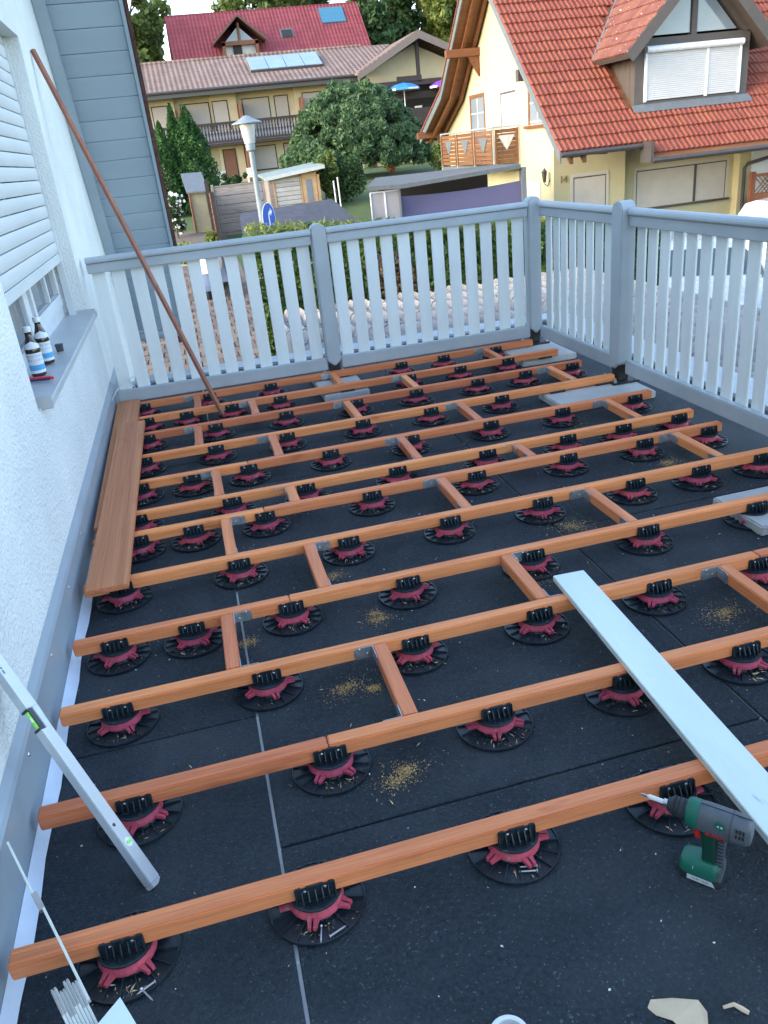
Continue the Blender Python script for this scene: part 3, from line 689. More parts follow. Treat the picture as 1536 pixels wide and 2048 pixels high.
# ------------------------------------------------------------------ cordless drill
mat('drill_grey', (.09, .10, .115), .5, var=.12, scale=20)
mat('drill_dark', (.03, .033, .04), .6, var=.1)
mat('drill_green', (.012, .13, .085), .45, var=.12, scale=12)
mat('drill_green_dark', (.004, .045, .03), .6, var=.1)
mat('drill_red', (.70, .02, .015), .4)
mat('label_white', (.55, .57, .58), .5)
dr = thing('cordless_drill', (.805, 1.028, 0.001), 'green and grey cordless drill standing on its battery, bit pointing left', 'drill')
da = Vector((-.66, .75, 0)).normalized()               # direction the bit points, on plan
DM = Matrix.Translation((.805, 1.028, .001)) @ Matrix.Rotation(math.atan2(da.y, da.x), 4, 'Z') @ Matrix.Diagonal((.82, .82, .95, 1))
# local frame: +X along the bit, Y to its left, Z up
def ell(x, ry, rz, zc, n=20, p=2.6):
    out = []
    for k in range(n):
        a = 2 * math.pi * k / n; c, s_ = math.cos(a), math.sin(a)
        out.append((x, ry * math.copysign(abs(c) ** (2 / p), c), zc + rz * math.copysign(abs(s_) ** (2 / p), s_)))
    return out
def DL(rings, name, mt, par=dr, cap=True):
    m = MB().loft(rings, cap).xf(DM); return m.build(name, mt, par, smooth=True)
HZ = .168
DL([ell(-.105, .010, .012, HZ - .002), ell(-.102, .022, .026, HZ - .002), ell(-.092, .0285, .032, HZ - .001), ell(-.06, .031, .034, HZ), ell(0, .031, .034, HZ), ell(.018, .030, .033, HZ)], 'motor_housing', 'drill_grey')
DL([ell(.0183, .0305, .034, HZ), ell(.024, .0325, .036, HZ, p=2), ell(.040, .0325, .036, HZ, p=2), ell(.048, .029, .031, HZ, p=2)], 'torque_collar', 'drill_green')
DL([ell(.0483, .024, .024, HZ, p=2), ell(.060, .0245, .0245, HZ, p=2), ell(.082, .022, .022, HZ, p=2), ell(.096, .014, .014, HZ, p=2)], 'chuck', 'drill_dark')
DL([ell(.0963, .009, .009, HZ, 12, 2), ell(.106, .009, .009, HZ, 12, 2)], 'chuck_nose', 'screw_metal')
bh = DL([ell(.1063, .0058, .0058, HZ, 10, 2), ell(.142, .0058, .0058, HZ, 10, 2), ell(.148, .003, .003, HZ, 10, 2)], 'bit_holder', 'white_plastic')
DL([ell(.1482, .003, .003, HZ, 8, 2), ell(.160, .0028, .0028, HZ, 8, 2), ell(.168, .001, .001, HZ, 8, 2)], 'screwdriver_bit', 'screw_metal', bh)
def rz_(x0, x1, hy, z, n=4):   # rounded rectangle ring at height z
    out = []; r = min(hy, (x1 - x0) / 2) * .55
    for cx, cy, a0 in ((x1 - r, hy - r, 0), (x0 + r, hy - r, 90), (x0 + r, -hy + r, 180), (x1 - r, -hy + r, 270)):
        for k in range(n): a = R(a0 + 90 * k / (n - 1)); out.append((cx + r * math.cos(a), cy + r * math.sin(a), z))
    return out
DL([rz_(-.034, .004, .0165, .050), rz_(-.032, .004, .0165, .075), rz_(-.028, .008, .017, .105), rz_(-.030, .013, .020, .130), rz_(-.036, .020, .024, .146)], 'handle', 'drill_green_dark')
DL([rz_(-.046, -.026, .0135, .050), rz_(-.046, -.026, .0135, .09), rz_(-.046, -.026, .0135, .128)], 'rubber_grip', 'drill_dark')
DL([rz_(.008, .024, .008, .108), rz_(.010, .029, .009, .118), rz_(.010, .026, .009, .134)], 'trigger', 'drill_red')
bt = DL([rz_(-.050, .052, .030, .0), rz_(-.052, .056, .033, .004), rz_(-.052, .056, .033, .018)], 'battery', 'drill_dark')
DL([rz_(-.047, .054, .032, .0185), rz_(-.047, .055, .032, .032), rz_(-.044, .052, .030, .046), rz_(-.036, .030, .022, .056)], 'foot', 'drill_green')
DL([rz_(-.050, -.030, .028, .0186), rz_(-.050, -.030, .028, .046)], 'battery_clip', 'drill_grey')
DL([[(.030, s * .0335, .004), (.030, s * .0335, .017), (-.030, s * .0335, .017), (-.038, s * .0335, .004)] if i == 0 else [(.030, s * .0345, .004), (.030, s * .0345, .017), (-.030, s * .0345, .017), (-.038, s * .0345, .004)] for s in (1,) for i in (0, 1)], 'battery_label', 'label_white', bt)
FY = Matrix(((-1, 0, 0, 0), (0, 0, 1, 0), (0, 1, 0, 0), (0, 0, 0, 1)))       # text facing local +Y
text_mesh('battery_print', '14,4V 1,5Ah', .0085, MATS['print_black'], DM @ Matrix.Translation((-.002, .0347, .0105)) @ FY, bt, ext=.0002)
text_mesh('brand_mark', 'BOSCH', .0135, mat('mark_red', (.45, .03, .03), .5), DM @ Matrix.Translation((-.025, .0262, .146)) @ FY, dr, ext=.0022, bold=.0003)
text_mesh('speed_digit', '1', .012, MATS['label_white'], DM @ Matrix.Translation((.018, .0316, .038)) @ FY, dr, ext=.0012)
for i in range(3):
    for j in range(2):
        MB().box(-.090 + i * .008, -.086 + i * .008, .0288, .0312, HZ - .004 + j * .014, HZ + .005 + j * .014).xf(DM).build('air_slot', 'black_gap', dr)
for i in range(7): DL([rz_(-.0475, -.030, .0142, .058 + i * .010), rz_(-.0475, -.030, .0142, .0615 + i * .010)], 'grip_rib', 'drill_grey')
for x in (.055, .066, .077): DL([ell(x, .0252, .0252, HZ, p=2), ell(x + .002, .0252, .0252, HZ, p=2)], 'chuck_groove', 'black_gap')
DL([ell(-.058, .0316, .0346, HZ), ell(-.0565, .0316, .0346, HZ)], 'housing_seam', 'drill_dark')
MB().box(-.10, .016, -.0008, .0008, HZ + .0330, HZ + .0352).xf(DM).build('top_seam', 'drill_dark', dr)
MB().lathe([(.0105, 0), (.0105, .0035), (0, .0042)], 20).xf(DM @ Matrix.Translation((-.035, .0285, HZ + .012)) @ Matrix.Rotation(R(-90), 4, 'X')).build('direction_button', 'drill_green', dr)
text_mesh('arrow_mark', '< >', .010, MATS['label_white'], DM @ Matrix.Translation((-.035, .0331, HZ + .012)) @ FY, dr, ext=.0004, bold=.0004)

# ------------------------------------------------------------------ bottles, cutter, small box, wire on the sill
mat('brown_glass', (.035, .016, .010), .12, var=.3, spec=.7)
mat('paper_label', (.72, .76, .82), .7, var=.03)
mat('label_blue', (.10, .38, .68), .6, var=.06)
mat('letter_grey', (.30, .34, .42), .7)
def bottle(x, y, z, label, rz=0.):
    o = thing('bottle', (x, y, z), label, 'bottle', 'brown bottles on the window sill')
    B_ = 1.08
    pr = [(0, 0), (.026, .001), (.0295, .005), (.0300, .010), (.0300, .105), (.0285, .118), (.022, .140), (.0155, .158), (.0130, .172), (.0125, .186), (.0135, .188), (.0135, .191), (0, .192)]
    MB().lathe(pr, 28, (x, y, z)).build('glass_body', 'brown_glass', o, smooth=True)
    MB().lathe([(.0150, .182), (.0155, .184), (.0155, .200), (.0145, .203), (0, .2035)], 24, (x, y, z)).build('cap', 'white_plastic', o, smooth=True)
    fa = math.atan2(-y, -x) + rz
    def patch(r, z0, z1, span, name, mt, zf=None):
        m = MB(); n = 14
        for k in range(n + 1):
            a = fa - span / 2 + span * k / n; t_ = abs(k / n * 2 - 1)
            for zz in (z0, z1 - (zf or 0) * t_):
                rr = r if not callable(r) else r(zz)
                m.v.append((x + rr * math.cos(a), y + rr * math.sin(a), z + zz))
        m.f = [(2 * k, 2 * k + 2, 2 * k + 3, 2 * k + 1) for k in range(n)]
        return m.build(name, mt, o, smooth=True)
    lb = patch(.0304, .016, .098, 3.0, 'front_label', 'paper_label')
    patch(.0306, .028, .050, 3.0, 'label_band', 'label_blue')
    patch(lambda zz: .0304 if zz < .114 else .0295 - (zz - .118) * .275 + .0012, .116, .146, 2.6, 'neck_label', 'paper_label', .014)
    for t_, zz, sz in (('MINERAL', .086, .0135), ('WASSER', .069, .0135)):
        n = len(t_)
        for i, ch in enumerate(t_):
            a = fa + (i - (n - 1) / 2) * .36
            M_ = Matrix.Translation((x + .0305 * math.cos(a), y + .0305 * math.sin(a), z + zz)) @ Matrix.Rotation(a + math.pi / 2, 4, 'Z') @ Matrix.Rotation(R(90), 4, 'X')
            text_mesh('letter', ch, sz, MATS['letter_grey'], M_, o, ext=.0003)
    return o
bottle(-.672, 3.50, .7345, 'brown bottle of mineral water with blue and white label, nearest on the sill')
bottle(-.668, 3.735, .7345, 'brown bottle of mineral water standing behind the nearer one')
mat('knife_red', (.75, .03, .03), .4); mat('knife_blue', (.03, .035, .14), .45)
kn = thing('box_cutter', (-.63, 3.40, .734), 'red and blue box cutter lying on the sill before the bottles', 'box cutter')
kd = Vector((1, .05, -.06)).normalized(); ks = Vector((-.05, 1, 0)).normalized(); ku = kd.cross(ks)
k0 = Vector((-.70, 3.385, .7375))
MB().obox(k0, kd * .085, ks * .022, ku * .010).build('grip', 'knife_blue', kn, bevel=.003)
MB().obox(k0 + ku * .0102 - kd * .001, kd * .088, ks * .020, ku * .005).build('top_shell', 'knife_red', kn, bevel=.002)
MB().obox(k0 + kd * .0855 + ks * .002, kd * .012, ks * .018, ku * .013).build('nose', 'knife_red', kn, bevel=.003)
gb = MB().loft([rz_(-.015, .015, .013, 0), rz_(-.018, .018, .016, .034)]).xf(Matrix.Translation((-.645, 3.98, .7345)))
single(gb, 'plastic_box', mat('box_grey', (.055, .06, .07), .6), (-.645, 3.98, .7345), 'small dark grey plastic box on the sill beside the bottles', 'box', smooth=True)
wr = MB().tube([(-.600, 5.05, .20), (-.57, 5.12, .235), (-.52, 5.22, .262), (-.50, 5.30, .258), (-.488, 5.33, .22), (-.470, 5.335, .185)], .0028, 6).tube([(-.50, 5.30, .258), (-.46, 5.325, .262), (-.45, 5.335, .25)], .0022, 6)
single(wr, 'loose_wire', mat('wire_white', (.62, .62, .60), .6), (-.60, 5.05, .20), 'thin pale wire tying the back fence to the house wall', 'wire')

# ------------------------------------------------------------------ bits at the lower picture edge
tr_ = MB().lathe([(.034, 0), (.036, .001), (.036, .024), (.034, .025), (.030, .025), (.028, .024), (.028, .002), (.028, 0)], 36, (.290, .828, .001))
o = single(tr_, 'plastic_tub', 'white_plastic', (.290, .828, .001), 'white rimmed round tub at the bottom picture edge', 'tub', smooth=True)
MB().lathe([(.0, .006), (.0278, .006)], 24, (.290, .828, .001)).build('tub_inside', 'drill_green_dark', o)
mat('cardboard', (.66, .50, .33), .85, var=.1, scale=20)
cp = [(.548, .812), (.560, .822), (.600, .814), (.638, .794), (.640, .770), (.62, .735), (.59, .735), (.575, .775), (.555, .795)]
single(MB().prism([(x, y, .002 + .004 * math.sin(x * 90)) for x, y in cp], (0, 0, .001)), 'torn_cardboard', 'cardboard', (.59, .78, .002), 'torn scrap of brown cardboard on the mat at the bottom right', 'cardboard')
single(MB().tube([(.672, .770, .004), (.690, .766, .010), (.700, .757, .006), (.708, .748, .004)], [.003, .004, .005, .004], 6), 'torn_strip', 'cardboard', (.69, .76, .002), 'small curled strip of cardboard near the bottom right corner', 'scrap')
def loose_screw(x, y, a, label, z=.0095):
    d = Vector((math.cos(a), math.sin(a), 0)); p = Vector((x, y, z + .003))
    o = thing('loose_screw', (x, y, z), label, 'screw', 'silver screws lying on pedestals')
    MB().tube([p, p + d * .002, p + d * .0035, p + d * .034, p + d * .040], [.0042, .0040, .0022, .0019, .0003], 8).build('shank', 'screw_metal', o, smooth=True)
for x, y, a, l in ((.010, 1.158, -1.75, 'upright silver screw on the second frontmost pedestal disc'), (.022, 1.128, .35, 'level silver screw on the second frontmost pedestal disc'),
                   (.486, 1.150, 2.9, 'upper silver screw on the third frontmost pedestal disc'), (.482, 1.139, 2.9, 'lower silver screw on the third frontmost pedestal disc'),
                   (-.353, 1.135, -.95, 'left crossed silver screw on the frontmost pedestal by the house'), (-.326, 1.143, 3.6, 'right crossed silver screw on the frontmost pedestal by the house')):
    loose_screw(x, y, a, l)
# sawdust and specks on the mats
sp = []
PILES = [(-.04, 2.30, .030), (.40, 2.26, .03), (.40, 2.30, .02), (.22, 1.93, .035), (.30, 1.90, .02), (.27, 1.515, .034), (.30, 1.54, .022), (.98, 2.30, .04), (1.44, 1.85, .045), (1.30, 2.62, .05), (1.52, 2.40, .03), (.02, 2.95, .04), (.75, 2.93, .04), (.31, 2.62, .03),
         (1.18, 3.42, .04), (1.98, 3.02, .04), (.25, 3.30, .04), (-.12, 3.62, .04), (.15, 3.62, .03), (1.85, 3.75, .05), (.18, 4.42, .04), (1.75, 4.75, .03), (.55, 3.28, .03), (-.2, 3.33, .03)]
P_ = []
for x, y, s in PILES:
    n = int(620 * (s / .04)); q = rng.normal(size=(n, 2)) * [s * .62, s * .46] * np.where(rng.random((n, 1)) < .28, 2.1, 1.); q[:, 0] += .5 * q[:, 1] * rng.uniform(-1, 1); P_.append(np.column_stack([q + [x, y], np.abs(rng.normal(size=n)) * .0022 + .001]))
P_.append(np.column_stack([rng.uniform(-.58, 2.3, 420), rng.uniform(.7, 5.2, 420), np.full(420, .0015)]))
for k, xs_ in PED.items():           # shavings on the pedestal discs
    for x in xs_:
        n = rng.integers(4, 22); a = rng.uniform(-2.6, -.5, n); r_ = rng.uniform(.062, .094, n)
        P_.append(np.column_stack([x + r_ * np.cos(a), JC[k] + r_ * np.sin(a), np.full(n, .0095)]))
P_ = np.vstack(P_)
setting(leaves('sawdust', P_, .0022, mat('sawdust', (.60, .38, .16), .9, island=.35), aspect=.35, up=2.5, jit=.6), 'stuff')
S_ = np.column_stack([rng.uniform(-.58, 2.4, 520), rng.uniform(.6, 5.2, 520), np.full(520, .0016)])
setting(leaves('white_specks', S_, .0026, mat('speck', (.68, .68, .66), .8), aspect=.6, up=2., jit=.7), 'stuff')
C_ = []
for k, xs_ in PED.items():           # curled shavings caught on the discs and lying around them
    for x in xs_:
        n = int(rng.integers(6, 20)); a = rng.normal(-1.5, .45, n); r_ = rng.uniform(.062, .097, n)
        C_.append(np.column_stack([x + r_ * np.cos(a), JC[k] + r_ * np.sin(a), np.full(n, .0105)]))
C_.append(np.column_stack([rng.uniform(-.58, 2.2, 260), rng.uniform(1.2, 5.2, 260), np.full(260, .003)]))
setting(leaves('wood_shavings', np.vstack(C_), .0065, mat('shaving', (.68, .50, .28), .8, island=.3), aspect=.16, up=1.6, jit=.6), 'stuff')
# ------------------------------------------------------------------ tiles
def pantile_mesh(name, wd, ln, mt, amp=.022, waves=2, th=.014, seg=4):
    """double-roll tile: local x across, y up the slope, z out of the roof"""
    n = waves * seg; prof = []
    for i in range(n + 1):
        t_ = i / n * waves; ph = t_ - math.floor(t_)
        zz = amp * (max(0, math.sin(math.pi * min(1, ph / .62))) ** .8 if ph < .62 else -.12 * math.sin(math.pi * (ph - .62) / .38))
        prof.append((wd * i / n, zz))
    m = MB(); k = n + 1
    for yy, dz in ((0, th * 1.3), (ln * 1.06, -.002)):
        for a, b in prof: m.v.append((a, yy, b + dz))
    for a, b in prof: m.v.append((a, 0, b - th * .2))
    for i in range(n):
        m.f.append((i, i + 1, k + i + 1, k + i)); m.f.append((2 * k + i, 2 * k + i + 1, i + 1, i))
    m.f.append((0, k, 2 * k)); m.f.append((n, 2 * k + n, k + n))
    return m
def slope_frame(o, ux, uy):
    ux, uy = Vector(ux).normalized(), Vector(uy).normalized(); uz = ux.cross(uy)
    M_ = Matrix((ux.to_4d(), uy.to_4d(), uz.to_4d(), (0, 0, 0, 1))).transposed()
    for i in range(3): M_[3][i] = 0; M_[i][3] = o[i]
    M_[3][3] = 1
    return M_
# ------------------------------------------------------------------ low tiled parapet outside the fence
mat('pale_tile', (.27, .25, .235), .85, scale=10, col2=(.37, .35, .335), objrand=.14, bump=.3, bscale=60, speck=((.30, .27, .26), 14, .68))
par = thing('tiled_roof', (2.7, 7.6, -1.55), 'low flat roof of pale weathered rolled tiles just outside the terrace fence', 'roof')
TW, TL = .29, .41; pt = pantile_mesh('tile', TW, TL, None, .058, 2, .007, 6); pm_ = pt.mesh('tile', MATS['pale_tile'], smooth=True)
up_b = Vector((0, 1, -.005)).normalized()
def put(me, M_, parent, name='tile'):
    o = bpy.data.objects.new(name, me); COL.objects.link(o); o.parent = parent
    o.matrix_local = Matrix.Translation(-world0(parent)) @ M_; return o
def roof_tile(x, y): put(pm_, slope_frame((x, y, -.115 + random.uniform(-.002, .002)), (1, random.uniform(-.008, .008), random.uniform(-.004, .004)), up_b), par)
for i in range(13):
    for j in range(6): roof_tile(.80 + i * TW, 6.45 + j * TL)
for i in range(5):
    for j in range(12): roof_tile(3.12 + i * TW, 6.45 - (j + 1) * TL)
mat('parapet_core', (.34, .33, .32), .9, scale=8)
MB().box(.82, 4.55, 6.45, 8.92, -1.55, -.125).box(3.12, 4.55, 1.5, 6.45, -1.95, -.125).build('core', 'parapet_core', par)
# terrace substructure wall below the floor
MB().box(-.9, 3.06, -3, 6.40, -2.1, -.302).build('terrace_base', 'plaster_smooth', fl)

# ------------------------------------------------------------------ trees and shrubs
mat('bark', (.07, .05, .035), .9, scale=12, var=.35, bump=.6, bscale=40, stretch=(1, 1, .3))
LM = {'dark': leafmat('leaf_dark', (.022, .055, .020), (.08, .15, .055)), 'mid': leafmat('leaf_mid', (.06, .10, .025), (.20, .26, .075)),
      'bright': leafmat('leaf_bright', (.09, .13, .025), (.26, .30, .08)), 'cyp': leafmat('leaf_cypress', (.014, .052, .014), (.055, .145, .035), trans=.15),
      'forest': leafmat('leaf_forest', (.03, .065, .022), (.11, .17, .055)), 'round': leafmat('leaf_round', (.04, .09, .042), (.14, .23, .105)),
      'hedge': leafmat('leaf_hedge', (.035, .08, .02), (.14, .23, .055)), 'dry': leafmat('leaf_dry', (.12, .075, .04), (.24, .17, .09)), 'silver': leafmat('leaf_silver', (.14, .19, .13), (.28, .36, .26))}
def blob_pts(centres, radii, n, shell=.55, squash=1.):
    """points in many overlapping ellipsoidal clumps, denser near their skins"""
    out = []; tot = sum(r ** 2 for r in radii)
    for c, r in zip(centres, radii):
        k = max(8, int(n * r ** 2 / tot)); d = rng.normal(size=(k, 3)); d /= np.linalg.norm(d, axis=1)[:, None]
        rad = r * (shell + (1 - shell) * rng.random((k, 1)) ** .6) * rng.uniform(.78, 1.06, (k, 1))
        q = d * rad; q[:, 2] *= squash; out.append(q + np.asarray(c))
    return np.vstack(out)
def tree(name, x, y, h, cw, ch, leaf, n, size, label, group=None, trunk=None, clumps=26, cb=None, seed=0, taper=.5, trunk_r=.16):
    """trunk with limbs, crown of leaf clumps; crown from h-ch to h, width cw"""
    st = np.random.default_rng(seed + 100); z0 = ground_z(x, y) - .05; zt = z0 + h
    o = thing(name, (x, y, z0), label, 'tree', group)
    zc = zt - ch / 2
    tm = MB(); top = Vector((x + st.uniform(-.2, .2), y, zt - ch * .25))
    mid = Vector((x + st.uniform(-.1, .1), y, (z0 + zt - ch) / 2 + .1))
    tm.tube([(x, y, z0), mid, (x, y, zc - ch * .2), top], [trunk_r * 1.25, trunk_r, trunk_r * .7, trunk_r * .2], 9)
    C, Rr = [], []
    for i in range(clumps):
        a = st.uniform(0, 2 * math.pi); v = st.uniform(-1, 1); rr = st.uniform(.45, .9) ** .7
        wz = (1 - v * v) ** .5 if v < 0 else (1 - v ** 2 * taper) ** .5 * (1 - .25 * v)
        c = (x + math.cos(a) * cw / 2 * rr * max(.18, wz), y + math.sin(a) * cw / 2 * rr * max(.18, wz), zc + v * ch / 2 * .82)
        C.append(c); Rr.append(st.uniform(.16, .30) * min(cw, ch) * .62)
        if i % 2 == 0:
            s0 = Vector((x, y, zc - ch * st.uniform(.1, .3))); e = Vector(c)
            tm.tube([s0, s0.lerp(e, .5) + Vector((0, 0, .06 * h * .2)), e], [trunk_r * .42, trunk_r * .26, trunk_r * .08], 6)
    tm.build('trunk', 'bark', o, smooth=True)
    leaves('crown', blob_pts(C, Rr, n), size, LM[leaf], o)
    return o
# forest on the slope behind the houses
FT = [('tall leafy tree behind the grey eave at the far left', -5.6, 64, 16, 10, 13, 'mid', 5200, 1), ('leafy tree leaning out beside the grey eave, top left', -1.2, 84, 17.5, 7.0, 12, 'mid', 4600, 2),
      ('bushy tree low between grey eave and red roof', -1.2, 70, 8.6, 5.2, 6.5, 'bright', 3000, 3), ('sparse tree showing over the left half of the red roof ridge', 10.5, 92, 13.6, 6, 6, 'mid', 1900, 4),
      ('tree crown over the middle of the red roof ridge', 15.0, 95, 16.8, 8, 8, 'mid', 3400, 5), ('dark tall tree right of the red roof', 20.6, 80, 17.5, 7.5, 14, 'dark', 6200, 6),
      ('tall dark tree between red roof and yellow house', 25.0, 86, 21, 9.5, 17, 'forest', 6500, 7), ('yellowish green tall tree behind the brown gable', 28.0, 78, 18.5, 8.5, 14, 'bright', 6200, 8),
      ('tall green tree left of the yellow house verge', 31.5, 90, 22, 9, 17, 'mid', 5000, 9), ('low bright shrub tree behind the brown roof corner', 16.8, 66, 7.3, 4.2, 4.5, 'bright', 2600, 10),
      ('dark tree behind the red roof right end', 17.5, 100, 21, 9, 13, 'forest', 4600, 11), ('tree on the hill behind the yellow house', 40, 95, 24, 12, 18, 'forest', 4600, 12),
      ('far dark tree at the left behind the house', -9, 75, 18, 11, 13, 'forest', 4000, 13)]
for lab, x, y, h, cw, ch, lf, n, sd_ in FT:
    tree('deciduous_tree', x, y, h, cw, ch, lf, int(n * 1.5), .30, lab, 'trees on the slope behind the houses', seed=sd_, clumps=34, trunk_r=.28)
# broad dome-shaped tree in the hotel garden
xt, yt = 9.25, 42.0
o = thing('round_tree', (xt, yt, ground_z(xt, yt)), 'broad dome-shaped dark green tree in front of the brown-roofed hotel', 'tree')
tm = MB(); zg = ground_z(xt, yt)
tm.tube([(xt, yt, zg - .1), (xt + .03, yt, zg + .5), (xt + .05, yt, zg + .95)], [.24, .18, .17], 10)
C, Rr = [], []
for i in range(420):
    a = random.uniform(0, 6.283); rr = random.random() ** .5; prof = (1 - rr ** 2.6)
    zz = zg + .75 + (3.45 * prof) * (random.uniform(.80, .95) if i % 4 else random.uniform(.05, .8))
    c = (xt + 3.6 * rr * math.cos(a) * random.uniform(.95, 1.03), yt + 3.2 * rr * math.sin(a), zz + random.uniform(-.1, .1)); C.append(c); Rr.append(random.uniform(.24, .40))
    if i % 20 == 0: tm.tube([(xt, yt, zg + .8), ((xt + c[0]) / 2, (yt + c[1]) / 2, zg + 1.2 + (c[2] - zg - 1.2) * .4), c], [.10, .06, .015], 6)
tm.build('trunk', 'bark', o, smooth=True)
leaves('crown', blob_pts(C, Rr, 85000, .55), .14, LM['round'], o, aspect=.36)
# columnar cypresses
def cypress(x, y, h, r, label, sd_, n=9000):
    z0 = ground_z(x, y); o = thing('cypress', (x, y, z0), label, 'tree', 'columnar cypresses by the hotel'); st = np.random.default_rng(sd_)
    MB().tube([(x, y, z0 - .05), (x, y, z0 + h * .8)], [.07, .02], 7).build('trunk', 'bark', o)
    t_ = st.random(n) ** .8; a = st.uniform(0, 6.283, n)
    lump = 1 + .16 * np.sin(a * 5 + t_ * 21) + .10 * np.sin(a * 9 - t_ * 33)
    prof = np.where(t_ < .35, .86 + .4 * t_, 1.0) * (1 - np.clip((t_ - .35) / .65, 0, 1) ** 1.7)
    rr = r * (prof + .03) * lump * (1 - .28 * st.random(n) ** 2)
    pts = np.column_stack([x + rr * np.cos(a), y + rr * np.sin(a), z0 + .05 + t_ * h + st.normal(0, .03, n)])
    leaves('crown', pts, .06, LM['cyp'], o, aspect=.4)
cypress(.02, 33.6, 3.25, .42, 'dark cypress nearest the grey eave', 1); cypress(.55, 34.6, 3.75, .38, 'slim cypress between the other two', 2)
cypress(1.05, 33.8, 3.65, .72, 'widest cypress, in front of the hotel balcony', 3, 15000)
# hedge behind the parapet
hd = thing('hedge', (3.2, 9.5, -1.55), 'tall clipped green hedge with brown patches behind the tiled roof', 'hedge')
n = 66000; hx = rng.uniform(.72, 5.7, n); top = .74 - .085 * hx + .05 * np.sin(hx * 5.3) + .04 * np.sin(hx * 13) + rng.normal(0, .03, n)
side = rng.random(n); hy = np.where(side < .62, 9.05 + np.abs(rng.normal(0, .05, n)), rng.uniform(9.05, 10.0, n)); hz = np.where(side < .62, rng.uniform(-1.5, 1, n), 1)
hz = np.where(side < .62, -1.5 + (top + 1.5) * rng.random(n), top - np.abs(rng.normal(0, .06, n)))
hy = hy + .06 * np.sin(hx * 7 + hz * 6)
P_ = np.column_stack([hx, hy, hz]); dry = (np.sin(hx * 2.9 + 1.0) + .6 * np.sin(hz * 5 + hx * 3.3) > .95) & (hz < .50)
leaves('foliage', P_[~dry], .042, LM['hedge'], hd, aspect=.5); leaves('dry_foliage', P_[dry], .034, LM['dry'], hd, aspect=.4)
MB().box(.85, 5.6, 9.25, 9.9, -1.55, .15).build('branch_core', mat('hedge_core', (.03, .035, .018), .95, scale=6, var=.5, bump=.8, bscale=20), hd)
sx_ = rng.uniform(.72, 5.7, 4200); shoots = np.column_stack([sx_, rng.uniform(9.05, 9.9, 4200), .74 - .085 * sx_ + rng.uniform(-.06, .14, 4200)])
leaves('fresh_shoots', shoots, .05, LM['bright'], hd, aspect=.16)
def shrub(name, x, y, w_, h, leaf, n, size, label, flowers=None, zb=None, depth=None, cat='shrub'):
    z0 = ground_z(x, y) if zb is None else zb; o = thing(name, (x, y, z0), label, cat); d = depth or w_
    k = 12; C = [(x + random.uniform(-.36, .36) * w_, y + random.uniform(-.36, .36) * d, z0 + random.uniform(.15, .8) * h) for _ in range(k)]
    MB().tube([(x, y, z0 - .03), (x + .02, y, z0 + h * .5)], [.03, .012], 6).build('stem', 'bark', o)
    leaves('foliage', blob_pts(C, [min(w_, h) * random.uniform(.2, .34) for _ in range(k)], n, .3), size, LM[leaf], o)
    if flowers:
        fm, fn_, fs = flowers; q = blob_pts(C, [min(w_, h) * .36] * k, fn_, .85); leaves('blossom', q, fs, fm, o, aspect=.9)
    return o
mat('petal_white', (.78, .78, .74), .8); mat('petal_red', (.55, .02, .03), .7)
shrub('flowering_shrub', -.05, 29.0, .7, 1.7, 'dark', 2600, .05, 'white flowering shrub beside the grey eave', (MATS['petal_white'], 160, .06))
shrub('leafy_plant', -.02, 24.5, .5, .6, 'bright', 500, .07, 'arching light green plant at the foot of the grey eave')
shrub('leafy_plant', 1.0, 26.6, .55, .5, 'bright', 600, .06, 'yellow green potted plant before the bin hut')
shrub('ivy_thicket', 6.2, 33, 2.2, 1.9, 'dark', 9000, .06, 'dark ivy thicket right of the wooden shed', depth=1.2)
shrub('tall_bush', 5.75, 32.5, 1.0, 2.2, 'mid', 3500, .07, 'lighter green bush growing above the ivy thicket')
shrub('rose_bush', 4.85, 24.5, .5, 1.25, 'mid', 900, .05, 'red flowering bush beside the grey pavilion', (MATS['petal_red'], 40, .06))
shrub('garden_hedge', 3.2, 47, 3.2, .75, 'dark', 3500, .07, 'low dark bushes before the hotel ground floor', depth=.8)
shrub('silver_shrub', 4.7, 11.4, .55, 2.75, 'silver', 900, .06, 'silvery green shrub tip rising behind the corner of the fence', zb=-2.0)
for i, (x, y, l) in enumerate(((13.2, 39.5, 'green bush right of the dome tree by the lawn'), (12.2, 47, 'bush beneath the dome tree right side'))):
    shrub('garden_bush', x, y, 1.6, 1.5, 'mid', 2600, .07, l)

# ------------------------------------------------------------------ street lamp with sign
mat('lamp_paint', (.20, .24, .26), .45, var=.12, scale=6)
mat('lamp_diffuser', (.42, .44, .43), .25, var=.1, spec=.6)
mat('sign_blue', (.010, .085, .42), .4); mat('sign_white', (.72, .74, .76), .5)
lp = thing('street_lamp', (1.36, 14, -1.55), 'grey street lamp with conical cap left of centre', 'street lamp')
MB().lathe([(.052, 0), (.050, 1.35), (.043, 1.45), (.041, 3.15)], 14, (1.36, 14, -1.55)).build('pole', 'lamp_paint', lp, smooth=True)
MB().lathe([(.048, 3.15), (.072, 3.17), (.078, 3.24), (.072, 3.26)], 16, (1.36, 14, -1.55)).build('collar', 'lamp_paint', lp, smooth=True)
MB().lathe([(.082, 3.262), (.09, 3.30), (.125, 3.54), (.124, 3.545)], 18, (1.36, 14, -1.55)).build('lantern', 'lamp_diffuser', lp, smooth=True)
MB().lathe([(.10, 3.546), (.24, 3.552), (.238, 3.566), (.13, 3.61), (.05, 3.66), (0, 3.672)], 24, (1.36, 14, -1.55)).build('cap', 'lamp_paint', lp, smooth=True)
sg = thing('road_sign', (1.47, 13.9, .59), 'round blue road sign with white turning arrow on the lamp pole', 'road sign')
